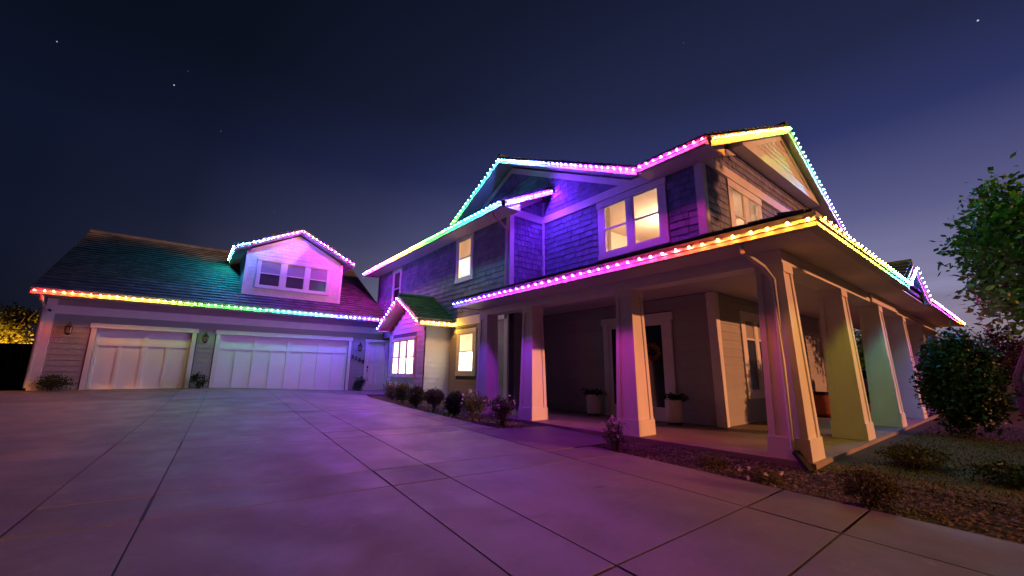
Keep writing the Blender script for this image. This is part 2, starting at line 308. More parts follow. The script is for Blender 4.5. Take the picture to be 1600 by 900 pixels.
JL = [lambda y: -16.0, lambda y: -11.2+.05*y, lambda y: -7.5+.063*y, lambda y: -6.75+.064*y, lambda y: -4.75+.055*y, lambda y: -4.1+.055*y, lambda y: -2.15+.03*y]
JT = [lambda x: -7.0, lambda x: -3.6, lambda x: -.95, lambda x: -.23, lambda x: 1.95-.1*(x+2), lambda x: 2.62-.11*(x+2), lambda x: 4.85-.13*(x+2), lambda x: 5.5-.14*(x+2), lambda x: 8.9-.11*(x+2), lambda x: 12.9-.05*(x+2), lambda x: 17.26]
def driveway():
    root = empty('driveway', kind='structure')
    def slab(quad):
        g = .012; c = sum((Vector((*q, 0)) for q in quad), Vector())/len(quad)
        n = 5; top = []
        q = [Vector((*p, 0)) for p in quad]
        q = [p + ((c-p).normalized()*g*1.4) for p in q]
        for j in range(n+1):
            for i in range(n+1):
                a = q[0].lerp(q[1], i/n); b = q[3].lerp(q[2], i/n); p = a.lerp(b, j/n); top.append((p.x, p.y, gz(p.x, p.y)))
        N1 = n+1; fs = [(j*N1+i, j*N1+i+1, (j+1)*N1+i+1, (j+1)*N1+i) for j in range(n) for i in range(n)]
        rim = [i for i in range(n)] + [i*N1+n for i in range(n)] + [n*N1+n-i for i in range(n)] + [(n-i)*N1 for i in range(n)]
        base = [(top[i][0]-(top[i][0]-c.x)*.001, top[i][1], top[i][2]-.06) for i in rim]; o = len(top)
        m = len(rim); fs += [(rim[k], rim[(k+1) % m], o+(k+1) % m, o+k) for k in range(m)]
        MB().add(top+base, fs).build('concrete_slab', 'concrete', root)
    for i in range(len(JL)-1):
        for j in range(len(JT)-1):
            def X(a, b):   # crossing of joint a with cross joint b
                y = 5.0
                for _ in range(12): x = JL[a](y); y = JT[b](x)
                return (x, y)
            slab([X(i, j), X(i+1, j), X(i+1, j+1), X(i, j+1)])
    def seal(pts, m, w=.016):
        lift = -.003 if m == 'sealant' else -.014; w = .010 if m == 'sealant' else w
        P = [Vector((x, y, gz(x, y)+lift)) for x, y in pts]
        for p, q in zip(P, P[1:]):
            d = (q-p).normalized(); n = Vector((-d.y, d.x, 0))*w; h = Vector((0, 0, .006)); n0 = n*1.0
            MB().hexa([p-n0, q-n0, q+n0, p+n0, p-n0+h, q-n0+h, q+n0+h, p+n0+h]).build('joint_seal', m, root)
    for i in range(1, len(JL)-1): seal([(JL[i](y), y) for y in (-6.9, -3, 0, 3, 6, 9, 12, 15, 17.2)], 'sealant_dark')
    for j in range(1, len(JT)-1): seal([(x, JT[j](x)) for x in (-15.9, -12, -9, -6, -4, -2.1)], 'sealant_dark')
    # strip along the planting beds
    def xy6(b):
        y = 5.0
        for _ in range(12): x = JL[6](y); y = JT[b](x)
        return (x, y)
    E_ = [(-1.32, -7.0), (-1.28, -3.6), (-1.22, -.95), (-1.2, -.23), (-1.18, 1.88), (-1.18, 2.5)]
    for j in range(5): slab([xy6(j), E_[j], E_[j+1], xy6(j+1)])
    slab([xy6(5), (-1.18, 2.5), (-.46, 2.45), (-.46, 4.35), (-1.35, 4.70)][0:1] + [(-.31, 2.45), (-.31, 4.40), xy6(6)])
    slab([xy6(6), (-1.42, 4.72), (-1.46, 5.45), xy6(7)])
    slab([xy6(7), (-1.46, 5.45), (-1.44, 8.8), xy6(8)])
    slab([xy6(8), (-1.44, 8.8), (-1.15, 12.75), xy6(9)])
    slab([xy6(9), (-1.15, 12.75), (-.75, 14.3), (-1.68, 14.9)])
    slab([(-1.68, 14.9), (-.75, 14.3), (1.15, 14.3), (1.15, 17.26), (-1.63, 17.26)][:4][0:1] + [(-.2, 14.3), (1.15, 17.26), (-1.63, 17.26)])
    slab([(-.2, 14.3), (1.15, 14.3), (1.15, 15.8), (1.15, 17.24)])
driveway()

def stones(name, region, n, parent, seed, smin=.010, smax=.028):
    r = random.Random(seed); mb = MB(); k = 0
    while k < n:
        x, y, ok = region(r)
        if not ok: continue
        k += 1; z = gz(x, y)-.034+r.random()*.012; s = smin + (smax-smin)*r.random()**2; a = r.random()*6.28; sx, sy, sz = s*r.uniform(.7, 1.3), s*r.uniform(.6, 1), s*r.uniform(.5, .8)
        c, d = math.cos(a), math.sin(a)
        vs = [(x+c*sx, y+d*sx, z+r.uniform(-.3, .3)*sz), (x-d*sy, y+c*sy, z+r.uniform(-.3, .3)*sz), (x-c*sx, y-d*sx, z+r.uniform(-.3, .3)*sz), (x+d*sy, y-c*sy, z+r.uniform(-.3, .3)*sz), (x+r.uniform(-.3, .3)*s, y+r.uniform(-.3, .3)*s, z+sz), (x, y, z-sz)]
        mb.add(vs, [(0, 1, 4), (1, 2, 4), (2, 3, 4), (3, 0, 4), (1, 0, 5), (2, 1, 5), (3, 2, 5), (0, 3, 5)])
    return mb.build(name, 'gravel', parent, fix=False)
def bed_sheet(name, x0, x1, y0, y1, nx, ny, m, dz=-.045):
    vs = [(x0+(x1-x0)*i/nx, y0+(y1-y0)*j/ny, gz(x0+(x1-x0)*i/nx, y0+(y1-y0)*j/ny)+dz) for j in range(ny+1) for i in range(nx+1)]
    return MB().add(vs, [(j*(nx+1)+i, j*(nx+1)+i+1, (j+1)*(nx+1)+i+1, (j+1)*(nx+1)+i) for j in range(ny) for i in range(nx)]).build(name, m, smooth=True, fix=False)
tag(bed_sheet('gravel_bed', -1.2, -.28, -7, 2.5, 6, 20, 'soil', -.030), kind='structure')
tag(bed_sheet('planting_bed', -1.45, .86, 4.55, 14.2, 6, 20, 'soil', -.05), kind='structure')
tag(bed_sheet('lawn', -.28, 16, -12, -.28, 30, 24, 'lawn', -.02), kind='structure')
def reg_front(r):
    x = r.uniform(-1.19, 1.6); y = r.uniform(-2.6, 2.48)
    if x > -.31 and y > -.31: return x, y, False
    return x, y, (x < -.45 + r.random()*1.6) or r.random() < .2
tag(stones('gravel', reg_front, 9000, None, 3), 'small brown and grey gravel between the driveway and the porch', 'gravel', kind='stuff')
def reg_bed(r):
    x = r.uniform(-1.42, .8); y = r.uniform(4.6, 14.1); return x, y, (x < -.31 or y > 7.6)
tag(stones('bed_gravel', reg_bed, 5000, None, 4, .014, .03), 'gravel mulch under the row of clipped shrubs', 'gravel', kind='stuff')
def grass():
    r = random.Random(5); mb = MB()
    for _ in range(26000):
        x = -.5 + 9*r.random()**1.4; y = -.5 - 4.2*r.random()
        if x < .5 and r.random() < .6: continue
        if y > -.75 and x < 1.6 and r.random() < .5: continue
        z = gz(x, y)-.03; h = r.uniform(.015, .05); a = r.random()*6.28; w = .006; lx, ly = r.uniform(-.04, .04), r.uniform(-.04, .04)
        c, d = math.cos(a)*w, math.sin(a)*w
        mb.add([(x-c, y-d, z), (x+c, y+d, z), (x+lx, y+ly, z+h)], [(0, 1, 2)])
    tag(mb.build('grass', 'lawn', fix=False), 'short sparse ground cover on the lawn beside the porch', 'grass', kind='stuff')
grass()

# ------------------------------------------------------------------ house
house = empty('house', (0, 0, 0), label='two storey craftsman house with wraparound porch, attached garage and rainbow lit eaves', cat='house')
YG = 17.3; X1 = .86; X2 = 2.245; YN = 1.94; YU = 7.28; ZE = 5.97
UNIT = {}
def unit_wedge(m, t0=1.0, t1=.35):   # x width, y up, z thickness; thicker at the lower edge
    k = (m, t0, t1)
    if k not in UNIT:
        UNIT[k] = MB().hexa([(0, 0, 0), (1, 0, 0), (1, 0, t0), (0, 0, t0), (0, 1, 0), (1, 1, 0), (1, 1, t1), (0, 1, t1)]).mesh('piece', m)
    return UNIT[k]
POOL = {'shingle': [], 'tile': []}
def piece(kind, o, u, w, n, width, length, thick, host, m):
    c = o + u*(width/2) + w*(length/2); pr = project(c)
    size = 0
    if pr and -20 < pr[0] < 1620 and -20 < pr[1] < 920: size = pr[2]*pr[2]*width*length*abs((c-CAM).normalized().dot(n))
    POOL[kind].append((size, o, u*width, w*length, n*thick, host, m))
def flush(kind, limit=300):
    P = sorted(POOL[kind], key=lambda q: -q[0]); rest = {}
    for i, (size, o, a, b, c, host, m) in enumerate(P):
        if i < limit and size > 0:
            M4 = Matrix(((a.x, b.x, c.x, o.x), (a.y, b.y, c.y, o.y), (a.z, b.z, c.z, o.z), (0, 0, 0, 1))); inst(kind, unit_wedge(m), M4, host)
        else: rest.setdefault((host.name, m), (host, m, []))[2].append((o, a, b, c))
    for host, m, L in rest.values():
        mb = MB()
        for o, a, b, c in L: mb.hexa([o, o+a, o+a+c, o+c, o+b, o+a+b, o+a+b+c*.35, o+b+c*.35])
        tag(mb.build(kind+'_field', m, host, fix=False), kind='stuff')
def extent(poly, z):   # convex polygon of (s,z): range of s at height z
    xs = []
    for (a, b), (c, d) in zip(poly, poly[1:]+poly[:1]):
        if (b-z)*(d-z) <= 0 and b != d: xs.append(a+(c-a)*(z-b)/(d-b))
    return (min(xs), max(xs)) if len(xs) > 1 else None
def subtract(a, b, holes):
    segs = [(a, b)]
    for h0, h1 in holes:
        o = []
        for s0, s1 in segs:
            if h1 <= s0 or h0 >= s1: o.append((s0, s1))
            else:
                if h0 > s0: o.append((s0, h0))
                if h1 < s1: o.append((h1, s1))
        segs = o
    return [q for q in segs if q[1]-q[0] > .03]
def shakes(F, poly, holes, host, m='shake', exp=.175, wmin=.09, wmax=.26, seed=1):
    r = random.Random(seed); z0 = min(p[1] for p in poly); z1 = max(p[1] for p in poly); z = z0
    while z < z1-.02:
        h = min(exp, z1-z); e0, e1 = extent(poly, z+.004), extent(poly, min(z+h, z1-.004))
        if e0 and e1:
            a, b = max(e0[0], e1[0]), min(e0[1], e1[1])
            H = [(h0, h1) for h0, h1, q0, q1 in holes if q1 > z+.02 and q0 < z+h-.02]
            if b-a > .05:
                for s0, s1 in subtract(a, b, H):
                    s = s0
                    while s < s1-.01:
                        w = min(r.uniform(wmin, wmax), s1-s)
                        if s1-s-w < .05: w = s1-s
                        dz = r.uniform(-.012, .012)
                        piece('shingle', F.p(s+.003, z+dz, .002), F.u, Vector((0, 0, 1)), F.n, max(.02, w-.007), h-dz+.01, r.uniform(.024, .036) if m == 'shake' else r.uniform(.012, .016), host, m); s += w
        z += exp
def siding(F, poly, holes, host, exp=.178):
    z0 = min(p[1] for p in poly); z1 = max(p[1] for p in poly); z = z0
    while z < z1-.02:
        h = min(exp, z1-z); e0, e1 = extent(poly, z+.004), extent(poly, z+h-.004)
        if e0 and e1:
            a, b = max(e0[0], e1[0]), min(e0[1], e1[1])
            H = [(h0, h1) for h0, h1, q0, q1 in holes if q1 > z+.03 and q0 < z+h-.03]
            if b-a > .05:
                for s0, s1 in subtract(a, b, H):
                    o = F.p(s0, z, .002); A = F.u*(s1-s0); B = Vector((0, 0, h+.008)); Cc = F.n*.02
                    inst('siding_board', unit_wedge('siding', 1, .25), Matrix(((A.x, B.x, Cc.x, o.x), (A.y, B.y, Cc.y, o.y), (A.z, B.z, Cc.z, o.z), (0, 0, 0, 1))), host)
        z += exp
def wall(name, F, poly, thick=.12, m='wall'):
    return MB().prism([F.p(s, z, 0) for s, z in poly], F.n*-thick).build(name, m, house)
def roof_slab(name, poly, thick=.14, m='soffit', parent=None):
    return MB().prism(poly, (0, 0, -thick)).build(name, m, parent or house)
def tiles(poly, u, host, wid=.32, exp=.30, seed=2):
    """flat concrete tiles on a sloping polygon; u = eave direction"""
    P = [Vector(p) for p in poly]; u = Vector(u).normalized(); n = None
    for i in range(len(P)):
        nn = (P[(i+1) % len(P)]-P[i]).cross(P[(i+2) % len(P)]-P[(i+1) % len(P)])
        if nn.length > .01: n = nn.normalized(); break
    if n.z < 0: n = -n
    w = n.cross(u);
    if w.z < 0: w = -w
    o = min(P, key=lambda p: p.z); q = [((p-o).dot(u), (p-o).dot(w)) for p in P]; t1 = max(b for a, b in q)
    r = random.Random(seed); t = -.04; row = 0
    while t < t1-.03:
        tt = max(t, .002); e = extent(q, min(tt, t1-.01)); e2 = extent(q, min(tt+exp*.9, t1-.005))
        if e and e2:
            a, b = min(e[0], (e[0]+e2[0])/2), max(e[1], (e[1]+e2[1])/2); s = a - (wid*.5 if row % 2 else 0)
            while s < b-.01:
                s0, s1 = max(s, a), min(s+wid, b)
                if s1-s0 > .03:
                    j = r.uniform(-.006, .006); L = min(exp*1.18, t1-t+.05)
                    oo = o+u*(s0+.004)+w*(t+j)+n*(.052+r.uniform(-.003, .004))
                    ww = (w*L - n*.030).normalized()
                    piece('tile', oo, u, ww, n, s1-s0-.008, L, .030, host, 'tile')
                s += wid
        t += exp; row += 1
def window(F, s0, s1, z0, z1, panes, mats_top, mats_low, rail=.5, tw=.12, label=None, white='trim', shade=None, sillw=.05, wall_d=0):
    """casing s0..s1, z0..z1 outside; panes = list of (a,b) glass ranges; glass from z0+tw.. z1-head"""
    mb = MB(); hd = tw*1.15
    F.box(mb, s0-.03, s1+.03, z1-hd, z1, 0, .062); F.box(mb, s0-.02, s1+.02, z0, z0+tw*1.05, 0, .058)
    edges = [s0] + [e for p in panes for e in p] + [s1]
    for i in range(0, len(edges), 2): F.box(mb, edges[i], edges[i+1], z0+tw*1.05, z1-hd, 0, .045)
    w = mb.build('window', white, house)
    if label: w['label'] = label
    for (a, b), mt, ml in zip(panes, mats_top, mats_low):
        g0, g1 = z0+tw*1.05, z1-hd; zm = g0+(g1-g0)*rail; e = .035
        sb = MB(); F.box(sb, a, a+e, g0, g1, .004, .036); F.box(sb, b-e, b, g0, g1, .004, .036); F.box(sb, a+e, b-e, g0, g0+e*1.2, .004, .036); F.box(sb, a+e, b-e, g1-e, g1, .004, .030); F.box(sb, a+e, b-e, zm-.022, zm+.022, .004, .040)
        sb.build('sash', white, w)
        F.box(MB(), a+e, b-e, g0+e*1.2, zm-.022, .003, .012).build('pane', ml, w)
        F.box(MB(), a+e, b-e, zm+.022, g1-e, .003, .018).build('pane', mt, w)
    return w

# ---- garage wing
def garage():
    F = FY(YG); D1 = (-9.08, -6.27); D2 = (-5.67, -.57); ZT = 2.56; tw = .13
    sd = (.08, 1.10)
    wl = MB()
    for a, b, z0, z1 in [(-10.15, D1[0]+tw, -.2, 3.3), (D1[1]-tw, D2[0]+tw, -.2, 3.3), (D2[1]-tw, sd[0]+.1, -.2, 3.3), (D1[0]+tw, D1[1]-tw, ZT-tw, 3.3), (D2[0]+tw, D2[1]-tw, ZT-tw, 3.3), (sd[0]+.1, 1.2, 2.42, 3.3)]:
        F.box(wl, a, b, z0, z1, -.15, 0)
    gw = wl.build('garage_wall', 'wall', house)
    MB().prism([(-10.15, YG, -.2), (-10.15, 28.3, -.2), (-10.15, 28.3, 3.3), (-10.15, 22.8, 6.5), (-10.15, YG, 3.3)], (.12, 0, 0)).build('garage_wall', 'siding', house)
    siding(F, [(-9.98, -.1), (1.2, -.1), (1.2, 2.80), (-9.98, 2.80)], [(D1[0]-.03, D1[1]+.03, -1, ZT), (D2[0]-.03, D2[1]+.03, -1, ZT), (sd[0]-.02, 1.3, -1, 2.53)], gw)
    siding(F, [(-9.98, 3.09), (1.2, 3.09), (1.2, 3.31), (-9.98, 3.31)], [], gw)
    mb = MB(); F.box(mb, -9.985, 1.2, 2.80, 3.08, 0, .05); mb.build('frieze_board', 'trim', house)
    mb = MB(); F.box(mb, -10.17, -9.985, -.2, 3.28, 0, .055); mb.box((-10.21, YG-.055, -.2), (-10.152, YG+.16, 3.28)); mb.build('corner_board', 'trim', house)
    def gdoor(a, b, nsec, label):
        tr = MB(); F.box(tr, a-.04, b+.04, ZT-.16, ZT, 0, .07); F.box(tr, a, a+tw, -.1, ZT-.16, -.12, .055); F.box(tr, b-tw, b, -.1, ZT-.16, -.12, .055)
        tr.build('door_trim', 'trim', house)
        i0, i1 = a+tw, b-tw; dd = -.11
        d = MB(); F.box(d, i0, i1, -.05, ZT-.16, dd-.05, dd); door = d.build('garage_door', 'gdoor', house); door['label'] = label
        zt = ZT-.16; zb = .13 if a > -6 else .36
        zm = zt-.50   # top row of long panels, tall panels below
        def bar(x0, x1, z0, z1, t=.022): F.box(MB(), x0, x1, z0, z1, dd+.001, dd+t+.014).build('rail', 'gdoor', door)
        bar(i0, i1, zt-.10, zt-.002); bar(i0, i1, zm-.07, zm+.05, .024); bar(i0, i1, -.04, zb+.06, .020)
        W = (i1-i0)/nsec
        for k in range(nsec+1):
            c = i0+W*k; h = .065 if 0 < k < nsec else .08
            bar(max(i0, c-h), min(i1, c+h), zm+.052, zt-.102, .018); bar(max(i0, c-h), min(i1, c+h), zb+.062, zm-.072, .018)
        for k in range(nsec): c = i0+W*(k+.5); bar(c-.05, c+.05, zb+.062, zm-.072, .017)
        for zz in (zb+.55, zb+1.1): pass
    gdoor(*D1, 2, 'narrow white panelled single garage door'); gdoor(*D2, 4, 'wide white panelled double garage door')
    # service door
    tr = MB(); F.box(tr, sd[0]-.02, 1.2, 2.40, 2.53, 0, .06); F.box(tr, sd[0], sd[0]+.10, -.1, 2.40, 0, .05); F.box(tr, 1.10, 1.198, -.1, 2.40, 0, .05); tr.build('door_trim', 'trim', house)
    d = MB(); F.box(d, sd[0]+.10, 1.10, -.05, 2.40, -.08, -.03); door = d.build('door', 'gdoor', house); door['label'] = 'white panelled service door beside the house number'
    x0, x1 = sd[0]+.10, 1.10; xm = (x0+x1)/2
    for (a, b, z0, z1) in [(x0+.12, xm-.05, 1.45, 2.24), (xm+.05, x1-.12, 1.45, 2.24), (x0+.12, xm-.05, .40, 1.30), (xm+.05, x1-.12, .40, 1.30)]:
        p = MB(); F.box(p, a, b, z0, z0+.03, -.03, -.012); F.box(p, a, b, z1-.03, z1, -.03, -.012); F.box(p, a, a+.03, z0+.03, z1-.03, -.03, -.012); F.box(p, b-.03, b, z0+.03, z1-.03, -.03, -.012); F.box(p, a+.06, b-.06, z0+.06, z1-.06, -.03, -.015); p.build('door_panel', 'gdoor', door)
    h = MB(); F.box(h, x0+.05, x0+.10, 1.16, 1.28, -.03, 0); h.tube([F.p(x0+.075, 1.06, -.03), F.p(x0+.075, 1.06, .03)], .028, 8); h.build('handle', 'black', door)
    # house number, stepping down to the right
    for ch, x, z in zip('2280', (-.53, -.375, -.21, -.05), (1.70, 1.635, 1.57, 1.50)):
        cu = bpy.data.curves.new('digit', 'FONT'); cu.body = ch; cu.size = .22; cu.extrude = .012; cu.offset = .006
        ob = bpy.data.objects.new('digit_curve', cu); COL.objects.link(ob)
        dg = bpy.context.evaluated_depsgraph_get(); me = bpy.data.meshes.new_from_object(ob.evaluated_get(dg)); bpy.data.objects.remove(ob); me.materials.clear(); me.materials.append(M['black'])
        o = bpy.data.objects.new('digit', me); COL.objects.link(o); o.parent = house; o.location = (x, YG-.055, z-.09); o.rotation_euler = (math.pi/2, 0, 0)
    # roof
    ez, ry, rz = 3.50, 22.8, 6.93
    front = [(-10.52, 16.78, ez), (X1, 16.78, ez), (X1, ry, rz), (-10.52, ry, rz)]
    rf = roof_slab('garage_roof', front, .13, 'tile'); tiles(front, (1, 0, 0), rf, .30, .285, 21)
    roof_slab('garage_roof', [(-10.52, 28.8, ez), (X1, 28.8, ez), (X1, ry, rz), (-10.52, ry, rz)], .13, 'tile')
    MB().tube([(-10.52, ry, rz+.05), (-6, ry, rz+.05), (X1, ry, rz+.05)], .10, 8).build('ridge_cap', 'tile', house)
    g = MB(); g.box((-10.5, 16.66, 3.325), (.62, 16.78, 3.52)); g.build('gutter', 'gutter', house)
    g = MB(); g.box((-10.5, 16.78, 3.315), (X1, YG, 3.332)); g.build('soffit', 'soffit', house)
    g = MB(); g.prism([(-10.50, 16.70, 3.30), (-10.50, ry, rz-.16), (-10.50, ry, rz+.02), (-10.50, 16.70, 3.49)], (-.03, 0, 0)); g.build('rake_board', 'trim', house)
    MB().tube([(-10.24, 16.72, 3.31), (-10.24, 16.75, 3.16), (-10.24, YG-.10, 2.95), (-10.24, YG-.08, 2.7), (-10.24, YG-.08, .45)], .045, 8).build('downspout', 'gutter', house)
    mb = MB(); mb.tube([(-10.12, YG-.10, 2.90), (-10.07, YG-.22, 2.86)], .035, 8); mb.build('security_camera', 'black', house)
    # dormer
    DY = 17.8; DF = FY(DY); c = -3.1; poly = [(-5.03, 3.9), (-1.15, 3.9), (-1.15, 6.05), (c, 7.06), (-5.03, 6.05)]
    dw = wall('dormer_wall', DF, poly, .1, 'shake_white')
    mb = MB(); DF.box(mb, -5.03, -1.15, 3.9, 4.06, 0, .035); DF.box(mb, -5.05, -4.93, 4.06, 6.0, 0, .03); DF.box(mb, -1.25, -1.13, 4.06, 6.0, 0, .03); mb.build('trim_board', 'trim', house)
    shakes(DF, [(-4.93, 4.06), (-1.25, 4.06), (-1.25, 6.0), (c, 6.98), (-4.93, 6.0)], [(-4.66, -1.66, 4.46, 5.82)], dw, 'shake_white', .155, .08, .2, 33)
    window(DF, -4.62, -1.68, 4.47, 5.80, [(-4.50, -3.70), (-3.50, -2.74), (-2.56, -1.78)], ['shade']*3, ['dormerglass']*3, .5, .10, 'row of three dark sash windows in the dormer')
    for x in (-5.03, -1.15):
        s = 1 if x < c else -1
        MB().prism([(x, DY, 3.9), (x, 22.0, 6.15), (x, DY, 6.15)], (.1*s, 0, 0)).build('dormer_cheek', 'shake', house)
    y0 = 17.36; hw = 2.37; ze = 6.08; za = 7.26
    for s in (-1, 1):
        P = [(c+s*hw, y0, ze), (c, y0, za), (c, 23.2, za), (c+s*hw, 21.4, ze)]
        r = roof_slab('dormer_roof', P, .10, 'soffit'); tiles(P, (0, 1, 0), r, .3, .285, 40+s)
        MB().prism([(c+s*hw, y0-.02, ze-.11), (c, y0-.02, za-.11), (c, y0-.02, za), (c+s*hw, y0-.02, ze)], (0, .03, 0)).build('rake_board', 'trim', house)
        MB().box((c+s*hw, y0, ze-.16), (c+s*(hw+.03), 20.4, ze)).build('fascia', 'trim', house)
        MB().prism([(c+s*(hw-.01), y0+.01, ze-.14), (c+s*(hw-.01), DY, ze-.14), (c, DY, za-.14), (c, y0+.01, za-.14)], (0, 0, .02)).build('soffit', 'soffit', house)
garage()

# ---- main block
BIGY, BIGZ = 8.95, 8.72; EX = X2-.62
def main_block():
    F1, F2, FR, FN = FX(X1), FX(X2), FY(YU), FY(YN)
    # U1: upper wall in shakes, lower wall in siding
    w1 = wall('upper_wall', F1, [(YU, 2.6), (18.3, 2.6), (18.3, 6.05), (YU, 6.05)])
    wins = [(9.30, 10.45, 4.17, 5.86), (15.35, 16.35, 3.9, 5.78)]
    shakes(F1, [(YU+.14, 2.92), (18.3, 2.92), (18.3, 5.9), (YU+.14, 5.9)], [(a-.03, b+.03, c, d) for a, b, c, d in wins], w1, seed=51, wmin=.12, wmax=.34)
    window(F1, *wins[0], [(9.45, 10.30)], ['lit_hall_top'], ['lit_hall_low'], .52, .13, 'single lit sash window on the upper side wall')
    window(F1, *wins[1], [(15.5, 16.2)], ['dormerglass'], ['darkglass'], .5, .13, 'narrow dark sash window above the entry gable')
    wl = wall('lower_wall', F1, [(YU+.08, -.15), (13.9, -.15), (13.9, 2.9), (YU+.08, 2.9)])
    siding(F1, [(YU+.20, -.1), (11.0, -.1), (11.0, 2.62), (YU+.20, 2.62)], [(8.98, 10.22, .92, 2.48)], wl)
    mb = MB(); F1.box(mb, YU+.2, 13.9, 2.62, 2.90, 0, .05); mb.build('frieze_board', 'trim', house)
    window(F1, 9.0, 10.2, .92, 2.48, [(9.17, 10.03)], ['lit_curtain'], ['lit_white'], .52, .13, 'brightly lit sash window with gathered curtains')
    MB().box((1.2, 13.7, -.2), (1.3, 17.3, 2.9)).build('lower_wall', 'siding', house)
    mb = MB(); F1.box(mb, YU, YU+.14, 3.0, 5.86, 0, .05); FR.box(mb, X1-.05, X1+.11, 3.0, 5.86, 0, .05); mb.build('corner_board', 'trim', house)
    mb = MB(); F1.box(mb, YU+.06, YU+.2, -.1, 2.62, 0, .05); mb.box((X1-.05, YU+.02, -.1), (X1+.16, YU+.07, 2.8)); mb.build('corner_board', 'trim', house)
    # return wall facing the street
    wr = wall('return_wall', FR, [(X1, -.1), (X2, -.1), (X2, 6.9), (X1, 6.2)])
    shakes(FR, [(X1+.11, 3.2), (X2-.06, 3.2), (X2-.06, 5.86), (X1+.11, 5.86)], [], wr, seed=52, wmin=.08, wmax=.2)
    shakes(FR, [(X1+.2, 6.1), (X2-.06, 6.1), (X2-.06, 6.72)], [], wr, seed=53)
    mb = MB(); FR.box(mb, X1-.05, X2-.07, 5.86, 6.10, .002, .052); mb.prism([FR.p(X1, 6.10, .003), FR.p(X1+.3, 6.10, .003), FR.p(X2-.07, 6.72, .003), FR.p(X2-.07, 6.86, .003), FR.p(X1, 6.24, .003)], FR.n*.045); mb.build('frieze_board', 'trim', house)
    siding(FR, [(X1+.17, 0), (X2-.03, 0), (X2-.03, 2.84), (X1+.17, 2.84)], [], wr)
    # U2 upper wall + big gable
    bw = (2.83, 4.95, 4.14, 5.83)
    def holed(F, name, a0, a1, hole, extra):
        mb = MB(); h0, h1, q0, q1 = hole
        T = -.05; F.box(mb, a0, a1, 2.8, q0, T, 0); F.box(mb, a0, h0, q0, q1, T, 0); F.box(mb, h1, a1, q0, q1, T, 0); F.box(mb, a0, a1, q1, 6.0, T, 0)
        lin = MB(); F.box(lin, h0, h0+.012, q0, q1, T-.02, .002); F.box(lin, h1-.012, h1, q0, q1, T-.02, .002); F.box(lin, h0+.012, h1-.012, q0, q0+.012, T-.02, .002); F.box(lin, h0+.012, h1-.012, q1-.012, q1, T-.02, .002); lin.build('window_jamb', 'trim', house)
        for P in extra: mb.prism([F.p(s_, z_, 0) for s_, z_ in P], F.n*-.12)
        return mb.build(name, 'wall', house)
    wg = holed(F2, 'gable_wall', YN, 7.28, (3.03, 4.75, 4.30, 5.66), [[(7.281, 2.8), (14.5, 2.8), (14.5, 5.999), (7.281, 5.999)], [(3.4, 6.001), (14.5, 6.001), (BIGY, 8.62)]])
    shakes(F2, [(YN+.14, 3.55), (YU-.02, 3.55), (YU-.02, 5.86), (YN+.14, 5.86)], [(bw[0]-.03, bw[1]+.03, bw[2], bw[3])], wg, seed=54, wmin=.10, wmax=.27)
    shakes(F2, [(3.6, 6.10), (14.3, 6.10), (BIGY, 8.50)], [], wg, seed=55, wmin=.10, wmax=.27)
    mb = MB(); F2.box(mb, 3.1, 14.5, 5.86, 6.10, .002, .052); mb.build('frieze_board', 'trim', house)
    mb = MB(); F2.box(mb, YU-.09, YU-.002, 3.3, 6.6, .003, .07); mb.build('corner_board', 'trim', house)
    for s in (-1, 1):
        mb = MB(); mb.prism([F2.p(BIGY+s*5.35, 6.02, .003), F2.p(BIGY+s*4.95, 6.02, .003), F2.p(BIGY, 8.38, .003), F2.p(BIGY, 8.60, .003)], F2.n*.045); mb.build('frieze_board', 'trim', house)
    window(F2, *bw, [(3.03, 3.80), (3.98, 4.75)], ['clearglass']*2, ['clearglass']*2, .5, .15, 'pair of warmly lit sash windows above the porch')
    mb = MB(); F2.box(mb, YN-.05, YN+.14, 2.9, 5.86, 0, .05); FN.box(mb, X2+.0005, X2+.13, 2.9, 5.858, .0005, .048); mb.build('corner_board', 'trim', house)
    # near gable facing the street
    XR = 11.55; AX = 6.9; AZ = 8.40
    nw = (3.50, 5.50, 4.10, 5.84)
    wn = holed(FN, 'gable_wall', X2+.121, XR, (3.72, 5.28, 4.29, 5.64), [[(X2, 6.001), (XR, 6.001), (AX, 8.2)]])
    nw2 = (8.2, 9.4, 4.3, 5.84)
    shakes(FN, [(X2+.13, 3.55), (XR-.13, 3.55), (XR-.13, 5.88), (X2+.13, 5.88)], [(nw[0]-.03, nw[1]+.03, nw[2], nw[3]), (nw2[0]-.03, nw2[1]+.03, nw2[2], nw2[3])], wn, seed=56, wmin=.10, wmax=.27)
    shakes(FN, [(X2+.45, 6.13), (XR-.45, 6.13), (AX, 8.12)], [], wn, seed=57)
    mb = MB(); FN.box(mb, X2+.0, XR, 5.88, 6.13, .002, .055); mb.build('frieze_board', 'trim', house)
    window(FN, *nw, [(3.72, 4.36), (4.64, 5.28)], ['clearglass']*2, ['clearglass']*2, .5, .17, 'pair of lit casement windows in the street gable')
    window(FN, *nw2, [(8.36, 9.24)], ['darkglass'], ['darkglass'], .5, .14)
    # the lamplit corner room behind both pairs of upstairs windows
    rm = MB(); x0, x1, y0, y1, z0, z1 = X2+.13, 6.2, YN+.13, 6.0, 3.35, 5.72
    def q4(*p): rm.add(p, [(0, 1, 2, 3)])
    q4((x0, y0, z0), (x1, y0, z0), (x1, y1, z0), (x0, y1, z0)); q4((x0, y0, z1), (x1, y0, z1), (x1, y1, z1), (x0, y1, z1))
    q4((x1, y0, z0), (x1, y1, z0), (x1, y1, z1), (x1, y0, z1)); q4((x0, y1, z0), (x1, y1, z0), (x1, y1, z1), (x0, y1, z1))
    rm.build('room', 'roomwall', house, fix=False)
    lc = ((x0+x1)/2+.1, (y0+y1)/2-.1, z1-.62)
